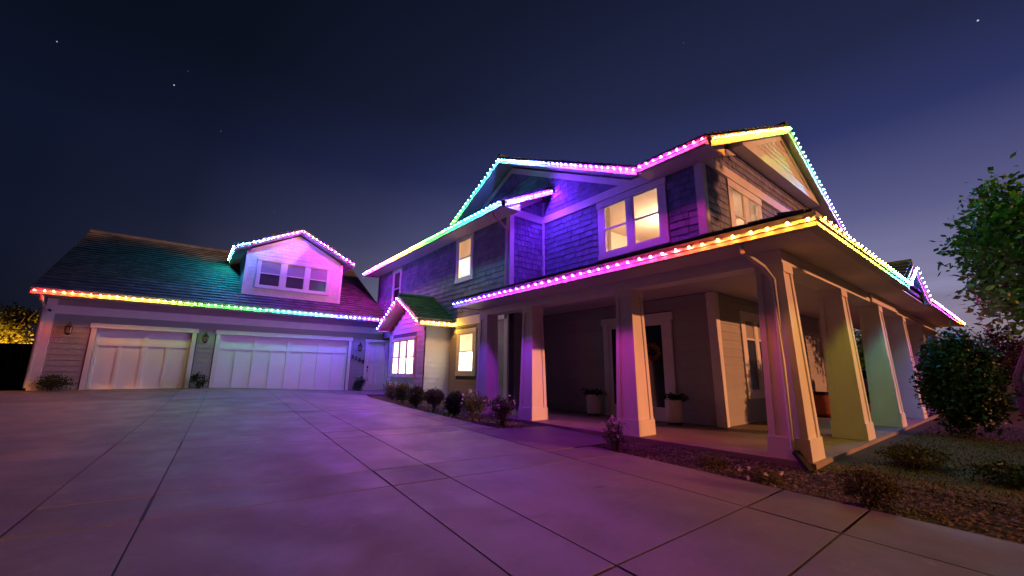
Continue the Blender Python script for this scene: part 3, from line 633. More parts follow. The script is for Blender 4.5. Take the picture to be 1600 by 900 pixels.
    MB().lathe([(.03, .155), (.11, .11), (.155, 0), (.11, -.11), (.03, -.155)], 14, lc).build('pendant_lamp', 'roomlamp', house, True); MB().tube([(lc[0], lc[1], z1-.46), (lc[0], lc[1], z1-.2), (lc[0], lc[1], z1-.01)], .01, 6).build('lamp_rod', 'black', house)
    for (a, b) in ((2.95, 3.10), (4.70, 4.86)):
        cm = MB(); n = 10; pts = [(X2+.20+.02*math.sin(i*2.1), a+(b-a)*i/n) for i in range(n+1)]
        cm.add([(x, y, 4.0) for x, y in pts]+[(x, y, 5.70) for x, y in pts], [(i, i+1, n+2+i, n+1+i) for i in range(n)]); cm.build('curtain', 'curtain', house, fix=False)
    for (a, b) in ((3.66, 3.84), (5.18, 5.36)):
        cm = MB(); n = 10; pts = [(a+(b-a)*i/n, YN+.20+.02*math.sin(i*2.1)) for i in range(n+1)]
        cm.add([(x, y, 4.0) for x, y in pts]+[(x, y, 5.70) for x, y in pts], [(i, i+1, n+2+i, n+1+i) for i in range(n)]); cm.build('curtain', 'curtain', house, fix=False)
    MB().box((5.2, 3.4, 3.36), (5.9, 4.5, 5.0)).build('wardrobe', 'rust', house)
    # projecting pediment with pale shakes
    FP = FY(YN-.30); z0 = 6.86
    def rx(z, s): return AX + s*(8.26-z)/.46
    ped = MB().prism([(rx(z0, -1), YN, z0), (rx(z0, 1), YN, z0), (AX, YN, 8.26)], (0, -.30, 0)).build('pediment', 'shake_white', house)
    shakes(FP, [(rx(z0, -1)+.35, z0+.16), (rx(z0, 1)-.35, z0+.16), (AX, 8.10)], [], ped, 'shake_white', .155, .08, .2, 58)
    mb = MB(); FP.box(mb, rx(z0, -1), rx(z0, 1), z0-.10, z0+.16, -.29, .06); mb.build('pediment_beam', 'trim', house)
    for s in (-1, 1):
        mb = MB(); mb.prism([FP.p(rx(z0+.16, s), z0+.162, .002), FP.p(rx(z0+.16, s)-s*.45, z0+.162, .002), FP.p(AX, 8.07, .002), FP.p(AX, 8.26, .002)], FP.n*.05); mb.build('pediment_trim', 'trim', house)
        mb = MB(); mb.prism([FN.p(AX+s*4.7, 6.14, .003), FN.p(AX+s*4.25, 6.14, .003), FN.p(AX+s*(2.6), z0-.10, .003), FN.p(AX+s*(3.05), z0-.10, .003)], FN.n*.05); mb.build('rake_frieze', 'trim', house)
    # roofs
    th = .12
    def RS(P, u, seed): r = roof_slab('main_roof', P, th, 'soffit'); tiles(P, u, r, .32, .32, seed); return r
    YF = YN-.52; kx = .46
    zr = ZE + .06; ridge = zr + (AX-EX)*kx; rz_big = zr + (BIGY-3.2)*.482
    yv = 3.2 + (AX-EX)*kx/.482
    RS([(EX, YF, zr), (EX, 3.2, zr), (AX, yv, ridge), (AX, YF, ridge)], (0, 1, 0), 61)
    XE = 2*AX-EX
    RS([(XE, YF, zr), (XE, 14.0, zr), (AX, 14.0, ridge), (AX, YF, ridge)], (0, 1, 0), 62)
    RS([(EX, 3.2, zr), (EX, BIGY, rz_big), (AX, BIGY, rz_big), (AX, yv, ridge)], (1, 0, 0), 63)
    RS([(EX, 2*BIGY-3.2, zr), (EX, BIGY, rz_big), (AX, BIGY, rz_big), (AX, 2*BIGY-yv, ridge)], (1, 0, 0), 64)
    # shed roof over the forward side wall
    sx = X1-.60; sy0, sy1 = YU-.48, 18.62
    RS([(sx, sy0, zr), (sx, sy1, zr), (X2, sy1, zr+(X2-sx)*.487), (X2, sy0, zr+(X2-sx)*.487)], (0, 1, 0), 65)
    # ridges
    MB().tube([(AX, YF-.02, ridge+.06), (AX, 4, ridge+.06), (AX, 14, ridge+.06)], .11, 8).build('ridge_cap', 'tile', house)
    MB().tube([(EX-.02, BIGY, rz_big+.06), (4, BIGY, rz_big+.06), (AX, BIGY, rz_big+.06)], .11, 8).build('ridge_cap', 'tile', house)
    # fascias, gutters, rake boards and soffits
    MB().box((EX-.11, YF, zr-.185), (EX, 3.12, zr-.01)).build('gutter', 'gutter', house)
    MB().box((EX, YF, zr-.19), (X2, 3.2, zr-.175)).build('soffit', 'soffit', house)
    MB().box((sx-.11, sy0, zr-.205), (sx, sy1, zr-.01)).build('gutter', 'gutter', house)
    MB().box((sx, sy0+.02, zr-.19), (X1, sy1, zr-.175)).build('soffit', 'soffit', house)
    def rake(a, b, out, hgt=.20, t=.035, name='rake_board'):
        a, b, out = Vector(a), Vector(b), Vector(out); d = Vector((0, 0, -hgt)); MB().prism([a, b, b+d, a+d], out*t).build(name, 'trim', house)
    rake((EX, 3.2, zr), (EX, BIGY, rz_big), (-1, 0, 0)); rake((EX, 2*BIGY-3.2, zr), (EX, BIGY, rz_big), (-1, 0, 0))
    rake((EX, YF, zr), (AX, YF, ridge), (0, -1, 0), .25); rake((XE, YF, zr), (AX, YF, ridge), (0, -1, 0), .25)
    rake((sx, sy0, zr), (X2, sy0, zr+(X2-sx)*.487), (0, -1, 0))
    MB().prism([(sx-.1, sy0, zr-.2), (X1, sy0, zr-.2), (X1, sy0, zr+.25), (sx-.1, sy0, zr-.02)], (0, .04, 0)).build('eave_return', 'trim', house)
    MB().prism([(EX-.1, YF+.005, zr-.215), (X2+.1, YF+.005, zr-.215), (X2+.1, YF+.005, zr+.15), (EX-.1, YF+.005, zr-.02)], (0, .04, 0)).build('eave_return', 'trim', house)
    MB().tube([(sx+.02, YU+.1, zr-.2), (sx+.05, YU+.1, zr-.3), (X1-.10, YU+.08, zr-.62), (X1-.09, YU+.08, zr-.8), (X1-.09, YU+.08, 3.3)], .042, 8).build('downspout', 'gutter', house)
    return dict(EX=EX, YF=YF, zr=zr, ridge=ridge, AX=AX, XE=XE, rz_big=rz_big, sx=sx, sy0=sy0, sy1=sy1)
MBK = main_block()

# ---- entry bump-out with its own gable
def bump():
    xb = -.14; F = FX(xb); FS = FY(10.70); y0, y1 = 10.70, 13.78; yc = 12.17
    wb = wall('entry_wall', F, [(y0, -.1), (y1, -.1), (y1, 2.62), (yc, 3.52), (y0, 2.62)])
    siding(F, [(y0+.02, -.05), (y1-.02, -.05), (y1-.02, 2.58), (yc, 3.46), (y0+.02, 2.58)], [(11.33, 13.42, .82, 2.32)], wb)
    window(F, 11.35, 13.40, .84, 2.30, [(11.47, 12.03), (12.12, 12.68), (12.77, 13.30)], ['lit_mottled', 'lit_curtain_b', 'lit_curtain_b'], ['lit_white', 'lit_mottled', 'lit_mottled'], .5, .10, 'row of three brightly lit windows with valances')
    for o in wb.children: o.data = unit_wedge('siding_pale', 1, .25)
    ws = wall('entry_side_wall', FS, [(xb, -.1), (X1, -.1), (X1, 2.62), (xb, 2.62)], .1, 'trim')
    siding(FS, [(xb+.02, -.05), (X1, -.05), (X1, 2.6), (xb+.02, 2.6)], [], ws)
    for o in ws.children: o.data = unit_wedge('siding_pale', 1, .25)
    MB().box((xb, 13.66, -.1), (X1+.3, 13.78, 2.62)).build('entry_side_wall', 'siding', house)
    xe = xb-.42; ze = 2.76; za = 3.80
    for s in (-1, 1):
        e = yc+s*1.84
        P = [(xe, e, ze), (X1, e, ze), (X1, yc, za), (xe, yc, za)]
        r = roof_slab('entry_roof', P, .10, 'soffit'); tiles(P, (1, 0, 0), r, .28, .25, 70+s)
        a, b, d = Vector((xe, e, ze)), Vector((xe, yc, za)), Vector((0, 0, -.135)); MB().prism([a, b, b+d, a+d], (-.035, 0, 0)).build('rake_board', 'trim', house)
        MB().box((xe, e-.03*(s < 0), ze-.16), (X1, e+.03*(s > 0), ze-.005)).build('fascia', 'trim', house)
        MB().box((xe+.01, e, ze-.17), (X1, yc+s*1.45, ze-.15)).build('soffit', 'trim', house)
    MB().tube([(xe-.02, yc, za+.05), (.2, yc, za+.05), (X1, yc, za+.05)], .09, 8).build('ridge_cap', 'tile', house)
    return dict(xe=xe, ze=ze, za=za, yc=yc)
BP = bump()

# ---- wraparound porch
PE, PY, PZ = -.85, -.70, 2.95; PXR = 14.9
def porch():
    sl = MB(); sl.prism([(-.29, -.29, 0), (14.6, -.29, 0), (14.6, YN, 0), (X2, YN, 0), (X2, 7.35, 0), (-.29, 7.35, 0)], (0, 0, -.4)); sl.build('porch_floor', 'slab', house)
    MB().prism([(-.14, -.14, 2.816), (14.6, -.14, 2.816), (14.6, YN, 2.816), (X2, YN, 2.816), (X2, 7.3, 2.816), (-.14, 7.3, 2.816)], (0, 0, .03)).build('porch_ceiling', 'soffit', house)
    b = MB(); b.box((-.17, -.17, 2.60), (.17, 7.35, 2.784)); b.build('beam', 'trim', house)
    b = MB(); b.box((.172, -.17, 2.602), (14.5, .17, 2.784)); b.build('beam', 'trim', house)
    b = MB(); b.prism([(PE+.01, PY+.01, 2.785), (PXR, PY+.01, 2.785), (PXR, -.14, 2.785), (-.14, -.14, 2.785), (-.14, 7.40, 2.785), (PE+.01, 7.40, 2.785)], (0, 0, .02)); b.build('soffit', 'soffit', house)
    A = [(PE, PY, PZ), (PE, 7.42, PZ), (X2, 7.42, 3.66), (X2, YN, 3.66)]
    Bp = [(PE, PY, PZ), (X2, YN, 3.66), (PXR, YN, 3.66), (PXR, PY, PZ)]
    r = roof_slab('porch_roof', A, .08, 'tile'); tiles(A, (0, 1, 0), r, .32, .32, 81)
    r = roof_slab('porch_roof', Bp, .08, 'tile'); tiles(Bp, (1, 0, 0), r, .32, .32, 82)
    hip0, hip1 = Vector((PE-.02, PY-.02, PZ+.06)), Vector((X2, YN, 3.74)); k = 11
    for i in range(1, k):
        a = hip0.lerp(hip1, i/k); c = hip0.lerp(hip1, (i+1.25)/k); MB().tube([a+Vector((0, 0, .02)), c+Vector((0, 0, -.02))], [.06, .05], 8, .6).build('hip_tile', 'tile', house)
    g = MB(); g.box((PE-.12, PY-.12, 2.768), (PE, 7.42, 2.945)); g.build('gutter', 'gutter', house)
    g = MB(); g.box((PE+.002, PY-.12, 2.768), (4.75, PY, 2.945)); g.build('gutter', 'gutter', house)
    g = MB(); g.box((7.55, PY-.12, 2.768), (PXR, PY, 2.945)); g.build('gutter', 'gutter', house)
    MB().prism([(PE, 7.42, 2.75), (X1, 7.42, 2.75), (X1, 7.42, 3.34), (PE, 7.42, PZ)], (0, -.04, 0)).build('eave_return', 'trim', house)
    # columns: tapered, boxed out with corner boards
    H, wb, wt = 2.60, .235, .172
    def column(x, y, i):
        def hw(z): return wb+(wt-wb)*z/H
        def ring(z, g=0): w = hw(z)-.018+g; return [(x-w, y-w, z), (x+w, y-w, z), (x+w, y+w, z), (x-w, y+w, z)]
        sh = MB().hexa(ring(.02)+ring(H-.002)).build('column', 'column', house)
        MB().hexa([(p[0], p[1], 0.002) for p in ring(0, .032)]+ring(.27, .032)).build('plinth', 'column', sh)
        MB().hexa(ring(H-.13, .028)+ring(H-.001, .028)).build('capital', 'column', sh)
        bw0, bw1 = .085, .07
        for sx, sy in ((-1, -1), (1, -1), (1, 1), (-1, 1)):
            for ax in (0, 1):
                def q(z, t0, t1):
                    w = hw(z); b = bw0+(bw1-bw0)*z/H
                    if ax == 0: return [(x+sx*(w-b), y+sy*(w-.018), z), (x+sx*w, y+sy*(w-.018), z), (x+sx*w, y+sy*w, z), (x+sx*(w-b), y+sy*w, z)]
                    return [(x+sx*(w-.018), y+sy*(w-b), z), (x+sx*(w-.018), y+sy*(w-.0185), z), (x+sx*w, y+sy*(w-.0185), z), (x+sx*w, y+sy*(w-b), z)]
                MB().hexa(q(.27, 0, 0)+q(H-.13, 0, 0)).build('corner_board', 'column', sh)
    for i, (x, y) in enumerate([(0, 0), (0, 2.48), (0, 5.26), (0, 7.12), (2.79, 0), (5.66, 0), (8.40, 0), (11.27, 0), (14.2, 0)]): column(x, y, i)
    # ground floor walls behind
    F2, FN = FX(X2), FY(YN)
    wd = wall('porch_wall', F2, [(YN, -.05), (7.28, -.05), (7.28, 2.8), (YN, 2.8)])
    dr = (2.93, 4.90, 0, 2.47)
    siding(F2, [(YN+.13, 0.01), (7.25, .01), (7.25, 2.79), (YN+.13, 2.79)], [(dr[0]-.02, dr[1]+.02, -1, 2.47)], wd)
    wn = wall('porch_wall', FN, [(X2, -.05), (13.5, -.05), (13.5, 2.8), (X2, 2.8)])
    pw = (3.42, 5.0, .52, 2.50); pw2 = (6.6, 7.7, .52, 2.5)
    siding(FN, [(X2+.13, .01), (9.2, .01), (9.2, 2.79), (X2+.13, 2.79)], [(pw[0]-.03, pw[1]+.03, pw[2], pw[3])], wn)
    mb = MB(); F2.box(mb, YN-.052, YN+.13, .004, 2.795, 0, .05); FN.box(mb, X2+.0005, X2+.13, .006, 2.794, .0005, .049); mb.build('corner_board', 'trim', house)
    window(FN, *pw, [(3.62, 4.14), (4.30, 4.82)], ['shade', 'shade'], ['blueglass']*2, .72, .15, 'pair of dark windows with half drawn shades on the porch')
    mb = MB(); FN.box(mb, 9.2, 9.36, .004, 2.795, 0, .05); mb.build('corner_board', 'trim', house)
    # front door: a pair of glazed leaves
    mb = MB(); F2.box(mb, dr[0]-.05, dr[1]+.05, 2.29, 2.47, 0, .075); F2.box(mb, dr[0], dr[0]+.16, .01, 2.29, 0, .06); F2.box(mb, dr[1]-.16, dr[1], .01, 2.29, 0, .06); F2.box(mb, dr[0], dr[1], .003, .06, 0, .10); mb.build('door_trim', 'trim', house)
    for a, b in ((dr[0]+.16, 3.91), (3.92, dr[1]-.16)):
        d = MB(); F2.box(d, a+.005, b-.005, .06, 2.285, .002, .02); fr = d.build('front_door', 'trim', house)
        d = MB(); F2.box(d, a+.005, a+.10, .06, 2.285, .02, .04); F2.box(d, b-.10, b-.005, .06, 2.285, .02, .04); F2.box(d, a+.10, b-.10, .06, .30, .02, .04); F2.box(d, a+.10, b-.10, 2.19, 2.285, .02, .04); d.build('door_frame', 'trim', fr)
        F2.box(MB(), a+.10, b-.10, .30, 2.19, .021, .026).build('pane', 'darkglass', fr)
        h = MB(); F2.box(h, b-.07 if a < 3.5 else a+.04, b-.035 if a < 3.5 else a+.075, .95, 1.25, .04, .07); h.build('handle', 'black', fr)
    # small gable over the street side of the porch
    gx, ghw, gz0, gza = 6.16, 1.42, 2.93, 3.54
    for s in (-1, 1):
        P = [(gx+s*ghw, PY-.06, gz0), (gx, PY-.06, gza), (gx, YN, gza), (gx+s*ghw, YN-.3, gz0)]
        r = roof_slab('porch_gable_roof', P, .07, 'soffit'); tiles(P, (0, 1, 0), r, .3, .3, 84+s)
        a, b, d = Vector((gx+s*ghw, PY-.06, gz0)), Vector((gx, PY-.06, gza)), Vector((0, 0, -.17)); MB().prism([a, b, b+d, a+d], (0, -.035, 0)).build('rake_board', 'trim', house)
    MB().prism([(gx-ghw+.1, -.172, 2.60), (gx+ghw-.1, -.172, 2.60), (gx+ghw-.1, -.172, 2.86), (gx, -.172, 3.40), (gx-ghw+.1, -.172, 2.86)], (0, -.04, 0)).build('porch_gable_wall', 'trim', house)
    MB().tube([(gx, PY-.08, gza+.04), (gx, .5, gza+.04), (gx, YN, gza+.04)], .09, 8).build('ridge_cap', 'tile', house)
    # downspout on the corner column with its black drain
    MB().tube([(PE-.05, .05, 2.76), (PE-.02, .05, 2.66), (-.42, -.02, 2.52), (-.235, -.06, 2.36), (-.255, -.06, 1.2), (-.275, -.06, .14)], .036, 8, .8).build('downspout', 'column', house)
    dm = MB(); a, b = Vector((-.27, -.08, .11)), Vector((-.36, -.25, -.09)); d = (b-a).normalized(); s = d.cross(Vector((0, 0, 1))).normalized(); n = s.cross(d)
    dm.hexa([a-s*.038-n*.028, a+s*.038-n*.028, a+s*.038+n*.028, a-s*.038+n*.028, b-s*.038-n*.028, b+s*.038-n*.028, b+s*.038+n*.028, b-s*.038+n*.028]); dm.build('drain_spout', 'blackmatte', house)
    return dict(gx=gx, ghw=ghw, gz0=gz0, gza=gza)
PG = porch()
flush('shingle'); flush('tile')

# ------------------------------------------------------------------ rainbow light strips
R_, O_, Y_, G_, T_, C_, S_, B_, V_, M_, P_ = (1.0, .018, .014), (.75, .10, .01), (.52, .25, .02), (.025, .36, .02), (.012, .36, .16), (.022, .34, .60), (.09, .21, 1.25), (.06, .045, 1.7), (.34, .03, 1.6), (.85, .03, .95), (1.0, .03, .34)
def bulb_mesh():   # a clear lens dome facing local -z, in a shallow cup
    prof = [(.015, 0), (.013, -.0075), (.0075, -.013), (.002, -.0148)]
    return MB().lathe(prof, 8).mesh('bulb', 'bulb', True)
bulb_me = bulb_mesh()
def cup_mesh(): return MB().lathe([(.017, 0), (.017, .012), (.010, .030)], 8).mesh('socket', 'channel')
cup_me = cup_mesh()
def strip(p0, p1, out, stops, label, gain=1.0, spacing=.21):
    p0, p1, out = Vector(p0), Vector(p1), Vector(out).normalized(); d = p1-p0; L = d.length; d.normalize()
    root = empty('light_strip', p0, label=label, cat='light strip', group='rainbow light strips along the eaves')
    up = out.cross(d).normalized()
    ch = MB(); h = .022
    a, b = Vector((0, 0, 0)), d*L
    ch.hexa([a-up*h, b-up*h, b-up*h+out*.012, a-up*h+out*.012, a+up*h, b+up*h, b+up*h+out*.012, a+up*h+out*.012]); ch.build('track', 'channel', root)
    n = max(2, round(L/spacing)+1); r0 = random.Random(label)
    for i in range(n):
        t = (i+.35)/(n-.3); k = t*(len(stops)-1); j = min(int(k), len(stops)-2); f = k-j
        c = [x+(y-x)*f for x, y in zip(stops[j], stops[j+1])]
        o = bpy.data.objects.new('bulb', bulb_me); COL.objects.link(o); o.parent = root; o.location = d*(L*t + r0.uniform(-.012, .012)) + out*.042 + Vector((0, 0, r0.uniform(-.004, .004)))
        o.rotation_euler = (-(out*.60+Vector((0, 0, -.80)))).to_track_quat('Z', 'Y').to_euler()
        q = bpy.data.objects.new('socket', cup_me); COL.objects.link(q); q.parent = o; q.location = (0, 0, .0006)
        o.color = (c[0]*gain, c[1]*gain, c[2]*gain, 1)
K = MBK
strip((-10.48, 16.645, 3.42), (.60, 16.645, 3.42), (0, -1, 0), [R_, O_, Y_, (.20, .30, .02), G_, G_, T_, C_, S_, (.08, .05, 2.1), (.5, .04, 2.1)], 'long light strip along the garage eave running red to violet')
dc, dh, dy = -3.1, 2.37, 17.33
strip((dc-dh-.045, 20.3, 6.02), (dc-dh-.045, 17.36, 6.02), (-1, 0, 0), [T_, C_, C_], 'short cyan light strip on the left side eave of the dormer', 2.6)
strip((dc-dh, dy, 6.01), (dc, dy, 7.19), (0, -1, 0), [C_, S_, B_, V_], 'light strip on the left rake of the dormer, sky blue to violet', 1.3)
strip((dc, dy, 7.19), (dc+dh, dy, 6.01), (0, -1, 0), [V_, V_, M_, M_], 'light strip on the right rake of the dormer, violet to magenta', 1.6)
strip((K['sx']-.125, K['sy1'], K['zr']-.08), (K['sx']-.125, K['sy0'], K['zr']-.08), (-1, 0, 0), [M_, (1.6, .06, 1.3), (1.6, .05, .5), (.95, .12, .02), Y_, (.20, .30, .02), G_, G_, T_, C_, S_], 'long light strip on the upper side eave, magenta through yellow and green to blue', 1.25)
strip((K['sx']+.05, K['sy0']-.05, K['zr']-.07), (X2-.1, K['sy0']-.05, K['zr']-.07+(X2-.15-K['sx'])*.487), (0, -1, 0), [S_, V_, V_], 'short blue violet light strip rising into the wall under the big gable', 1.4)
strip((K['EX']-.05, 2*BIGY-3.2, K['zr']-.08), (K['EX']-.05, BIGY, K['rz_big']-.08), (-1, 0, 0), [Y_, (.20, .30, .02), G_, T_, C_], 'light strip on the steep far rake of the big gable, green to cyan')
strip((K['EX']-.05, BIGY, K['rz_big']-.08), (K['EX']-.05, 3.2, K['zr']-.08), (-1, 0, 0), [C_, S_, B_, V_, M_], 'light strip on the near rake of the big gable, cyan through blue to magenta')
strip((K['EX']-.125, 3.1, K['zr']-.09), (K['EX']-.125, K['YF'], K['zr']-.09), (-1, 0, 0), [M_, M_, P_, R_], 'short pink to red light strip on the upper eave above the pair of lit windows')
strip((K['EX'], K['YF']-.05, K['zr']-.08), (K['AX'], K['YF']-.05, K['ridge']-.08), (0, -1, 0), [O_, Y_, (.20, .30, .02), G_], 'light strip on the left rake of the street gable, orange to green')
strip((K['AX'], K['YF']-.05, K['ridge']-.08), (K['XE'], K['YF']-.05, K['zr']-.08), (0, -1, 0), [G_, T_, C_, S_, B_, V_], 'light strip on the right rake of the street gable, green through blue to violet')
b = BP
strip((b['xe']-.05, b['yc']+1.84, b['ze']-.08), (b['xe']-.05, b['yc'], b['za']-.08), (-1, 0, 0), [B_, V_, V_, M_], 'violet to pink light strip on the far rake of the entry gable', 1.0)
strip((b['xe']-.05, b['yc'], b['za']-.08), (b['xe']-.05, b['yc']-1.84, b['ze']-.08), (-1, 0, 0), [M_, P_, (1, .04, .12), O_], 'pink to red light strip on the near rake of the entry gable', .8)
strip((b['xe'], b['yc']-1.885, b['ze']-.08), (X1-.06, b['yc']-1.885, b['ze']-.08), (0, -1, 0), [O_, Y_, Y_, Y_], 'short yellow light strip on the side eave of the entry gable')
strip((PE-.135, 7.40, PZ-.10), (PE-.135, PY-.12, PZ-.10), (-1, 0, 0), [B_, (.12, .04, 1.6), V_, (.5, .03, 1.4), (.7, .03, 1.1), M_, M_, P_, (.95, .06, .03), (.70, .16, .02), Y_], 'long light strip on the driveway side porch eave, blue through pink to yellow', .58)
strip((PE-.10, PY-.135, PZ-.10), (4.75, PY-.135, PZ-.10), (0, -1, 0), [Y_, Y_, (.36, .32, .02), (.20, .30, .02), G_, T_, C_], 'light strip on the street side porch eave, yellow through green to cyan', .85)
g = PG
strip((g['gx']-g['ghw'], PY-.11, g['gz0']-.08), (g['gx'], PY-.11, g['gza']-.08), (0, -1, 0), [C_, S_], 'light blue light strip on the left rake of the porch gable')
strip((g['gx'], PY-.11, g['gza']-.08), (g['gx']+g['ghw'], PY-.11, g['gz0']-.08), (0, -1, 0), [B_, V_, V_], 'violet light strip on the right rake of the porch gable', .6)
strip((7.6, PY-.135, PZ-.10), (PXR, PY-.135, PZ-.10), (0, -1, 0), [V_, M_, M_, P_, O_, O_], 'light strip on the far porch eave end, magenta to orange', .35)

# ------------------------------------------------------------------ wall lanterns
def lantern(x, z, label):
    t = empty('wall_lantern', (x, YG-.03, z), label=label, cat='lantern', group='wall lanterns beside the garage doors')
    MB().lathe([(.05, -.012), (.06, 0), (.05, .012)], 10).build('backplate', 'black', t).rotation_euler = (math.pi/2, 0, 0)
    m = MB(); m.tube([(0, 0, .02), (0, -.08, .10), (0, -.15, .16), (0, -.18, .13), (0, -.18, .10)], .012, 6); m.build('arm', 'black', t)
    m = MB(); m.lathe([(.012, .11), (.03, .09), (.055, .045), (.105, .005), (.105, -.01), (.02, -.012)], 6, (0, -.18, 0)); m.build('cap', 'black', t)
    m = MB()
    for k in range(6):
        a = math.pi/3*k; c, s = math.cos(a), math.sin(a); m.tube([(.092*c, -.18+.092*s, -.012), (.07*c, -.18+.07*s, -.21)], .008, 4)
    m.lathe([(.078, -.205), (.078, -.222), (.03, -.25), (.008, -.27)], 6, (0, -.18, 0)); m.build('cage', 'black', t)
    MB().lathe([(.082, -.015), (.062, -.203)], 6, (0, -.18, 0)).build('glass', 'lampglass', t)
lantern(-9.58, 2.38, 'black wall lantern left of the single garage door')
lantern(-6.0, 2.29, 'black wall lantern between the two garage doors')
lantern(-.22, 2.19, 'black wall lantern above the house number')

# ------------------------------------------------------------------ plants
def leaf(mb, p, s, r, asp=.55, cup=0):
    a = Vector((r.gauss(0, 1), r.gauss(0, 1), r.gauss(0, .7))).normalized(); b = a.cross(Vector((r.gauss(0, 1), r.gauss(0, 1), r.gauss(0, 1)))).normalized()
    q = p + a*s; m = p + a*s*.5
    mb.add([p, m+b*s*asp*.5, q, m-b*s*asp*.5], [(0, 1, 2, 3)])
def cloud(mb, c, rad, n, size, r, clumps=14, spread=.32, shell=.55, zmin=None):
    c = Vector(c); cl = []
    for _ in range(clumps):
        d = Vector((r.gauss(0, 1), r.gauss(0, 1), r.gauss(0, 1))).normalized()*(shell+(1-shell)*r.random())*.8; cl.append(Vector((d.x*rad[0], d.y*rad[1], d.z*rad[2])))
    for _ in range(n):
        k = r.choice(cl); d = Vector((r.gauss(0, 1)*rad[0], r.gauss(0, 1)*rad[1], r.gauss(0, 1)*rad[2]))*spread
        q = k+d; t = (q.x/rad[0])**2+(q.y/rad[1])**2+(q.z/rad[2])**2
        if t > 1.25: q = q/math.sqrt(t)*r.uniform(.9, 1.08)
        if zmin is not None and c.z+q.z < zmin: q.z = zmin-c.z+r.random()*.9
        leaf(mb, c+q, size*r.uniform(.6, 1.3), r)
def shrub(name, x, y, w, h, m, label, cat='shrub', group=None, n=1300, size=.045, flowers=0, seed=1, dense=True, lift=.08, stems=6):
    r = random.Random(seed); z = gz(x, y)-.05
    t = empty(name, (x, y, z), label=label, cat=cat, group=group)
    mb = MB(); cloud(mb, (0, 0, h*(.5+lift/2)), (w/2, w/2, h*(.5-lift/2)), n, size, r, 80 if dense else 15, .15 if dense else .22, .62 if dense else .3)
    mb.build('foliage', m, t, fix=False)
    sb = MB()
    for k in range(stems):
        a = r.random()*6.28; q = r.uniform(.2, .75)*w/2; sb.tube([(math.cos(a)*.03, math.sin(a)*.03, 0), (math.cos(a)*q*.4, math.sin(a)*q*.4, h*.35), (math.cos(a)*q, math.sin(a)*q, h*r.uniform(.65, .95))], [.012, .009, .004], 5)
    sb.build('stem', 'bark', t)
    if flowers:
        fb = MB()
        for _ in range(flowers):
            a = r.random()*6.28; e = r.uniform(-.1, 1.2); c = Vector((math.cos(a)*math.cos(e)*w*.5, math.sin(a)*math.cos(e)*w*.5, h*.55+math.sin(e)*h*.48))
            for k in range(9): leaf(fb, c+Vector((r.gauss(0, .008), r.gauss(0, .008), r.gauss(0, .008))), .032, r, .9)
        fb.build('blossoms', 'petal', t, fix=False)
    return t
GR = 'shrubs along the driveway bed'
shrub('rose_bush', -.15, 13.35, .62, .72, 'leaf_rose', 'pale leaved rose bush by the service door end of the bed', group=GR, n=1600, flowers=8, seed=2, dense=False)
shrub('rose_bush', -.72, 11.75, .62, .62, 'leaf_rose', 'pale leaved rose bush in front of the three lit windows', group=GR, n=1600, flowers=9, seed=3, dense=False)
shrub('boxwood', -.93, 10.5, .62, .66, 'leaf_box', 'clipped round shrub farthest from the porch, wider than its neighbour', group=GR, n=6500, size=.05, seed=4)
shrub('boxwood', -1.02, 9.3, .54, .62, 'leaf_box', 'clipped round shrub below the corner of the entry gable wall', group=GR, n=6000, size=.05, seed=5)
shrub('boxwood', -1.15, 7.95, .56, .62, 'leaf_box', 'clipped round shrub with a narrow foot in front of the pale side wall', group=GR, n=6000, size=.05, seed=6, lift=.3)
shrub('boxwood', -1.06, 7.0, .52, .60, 'leaf_dark', 'darkest clipped round shrub beside the white rose bush', group=GR, n=6000, size=.05, seed=7)
shrub('rose_bush', -.98, 6.25, .70, .68, 'leaf_rose', 'white flowering rose bush at the foot of the farthest porch column', group=GR, n=2200, flowers=14, seed=8, dense=False)
shrub('rose_bush', -1.0, 5.12, .62, .66, 'leaf_rose', 'leggy rose bush at the near end of the driveway bed', group=GR, n=2000, flowers=9, seed=9, dense=False)
shrub('rose_bush', -1.0, 2.15, .46, .52, 'leaf_rose', 'small white flowering rose bush beside the second porch column', n=900, size=.035, flowers=22, seed=10, dense=False)
shrub('low_shrub', -.85, .72, .42, .16, 'leaf_dry', 'low flat shrub in the gravel under the porch edge', n=700, size=.03, seed=11, group='low shrubs in the gravel')
shrub('low_shrub', -.98, .08, .50, .15, 'leaf_dry', 'low flowering mat of shrub at the gravel edge near the drain spout', n=800, size=.03, flowers=5, seed=12, group='low shrubs in the gravel')
shrub('dry_shrub', -1.05, -.93, .50, .40, 'leaf_dry', 'rounded dry brown shrub beside the corner of the driveway', n=2600, size=.032, seed=13)
shrub('dry_shrub', 1.0, -1.0, .75, .30, 'leaf_dry', 'low spreading brown shrub on the lawn by the corner column', n=2000, size=.04, seed=14)
shrub('low_shrub', .75, -1.85, .85, .26, 'leaf_dark', 'dark low shrub on the lawn at the right edge', n=2200, size=.04, seed=15)
shrub('garage_shrub', -9.65, 16.85, .95, .55, 'leaf_dark', 'dark spreading shrub at the far left corner of the garage', n=1200, size=.06, seed=16, dense=False)
shrub('garage_shrub', -5.98, 16.95, .52, .62, 'leaf_dark', 'dark upright plant between the two garage doors', n=800, size=.06, seed=17, dense=False)
shrub('garage_shrub', -.2, 16.9, .72, .75, 'leaf_dark', 'dark shrub below the house number', n=1100, size=.06, seed=18, dense=False)
shrub('large_shrub', 5.35, -1.22, 1.30, 2.12, 'leaf_dark', 'large dark evergreen shrub in front of the porch steps', n=15000, size=.085, seed=19, lift=.0)

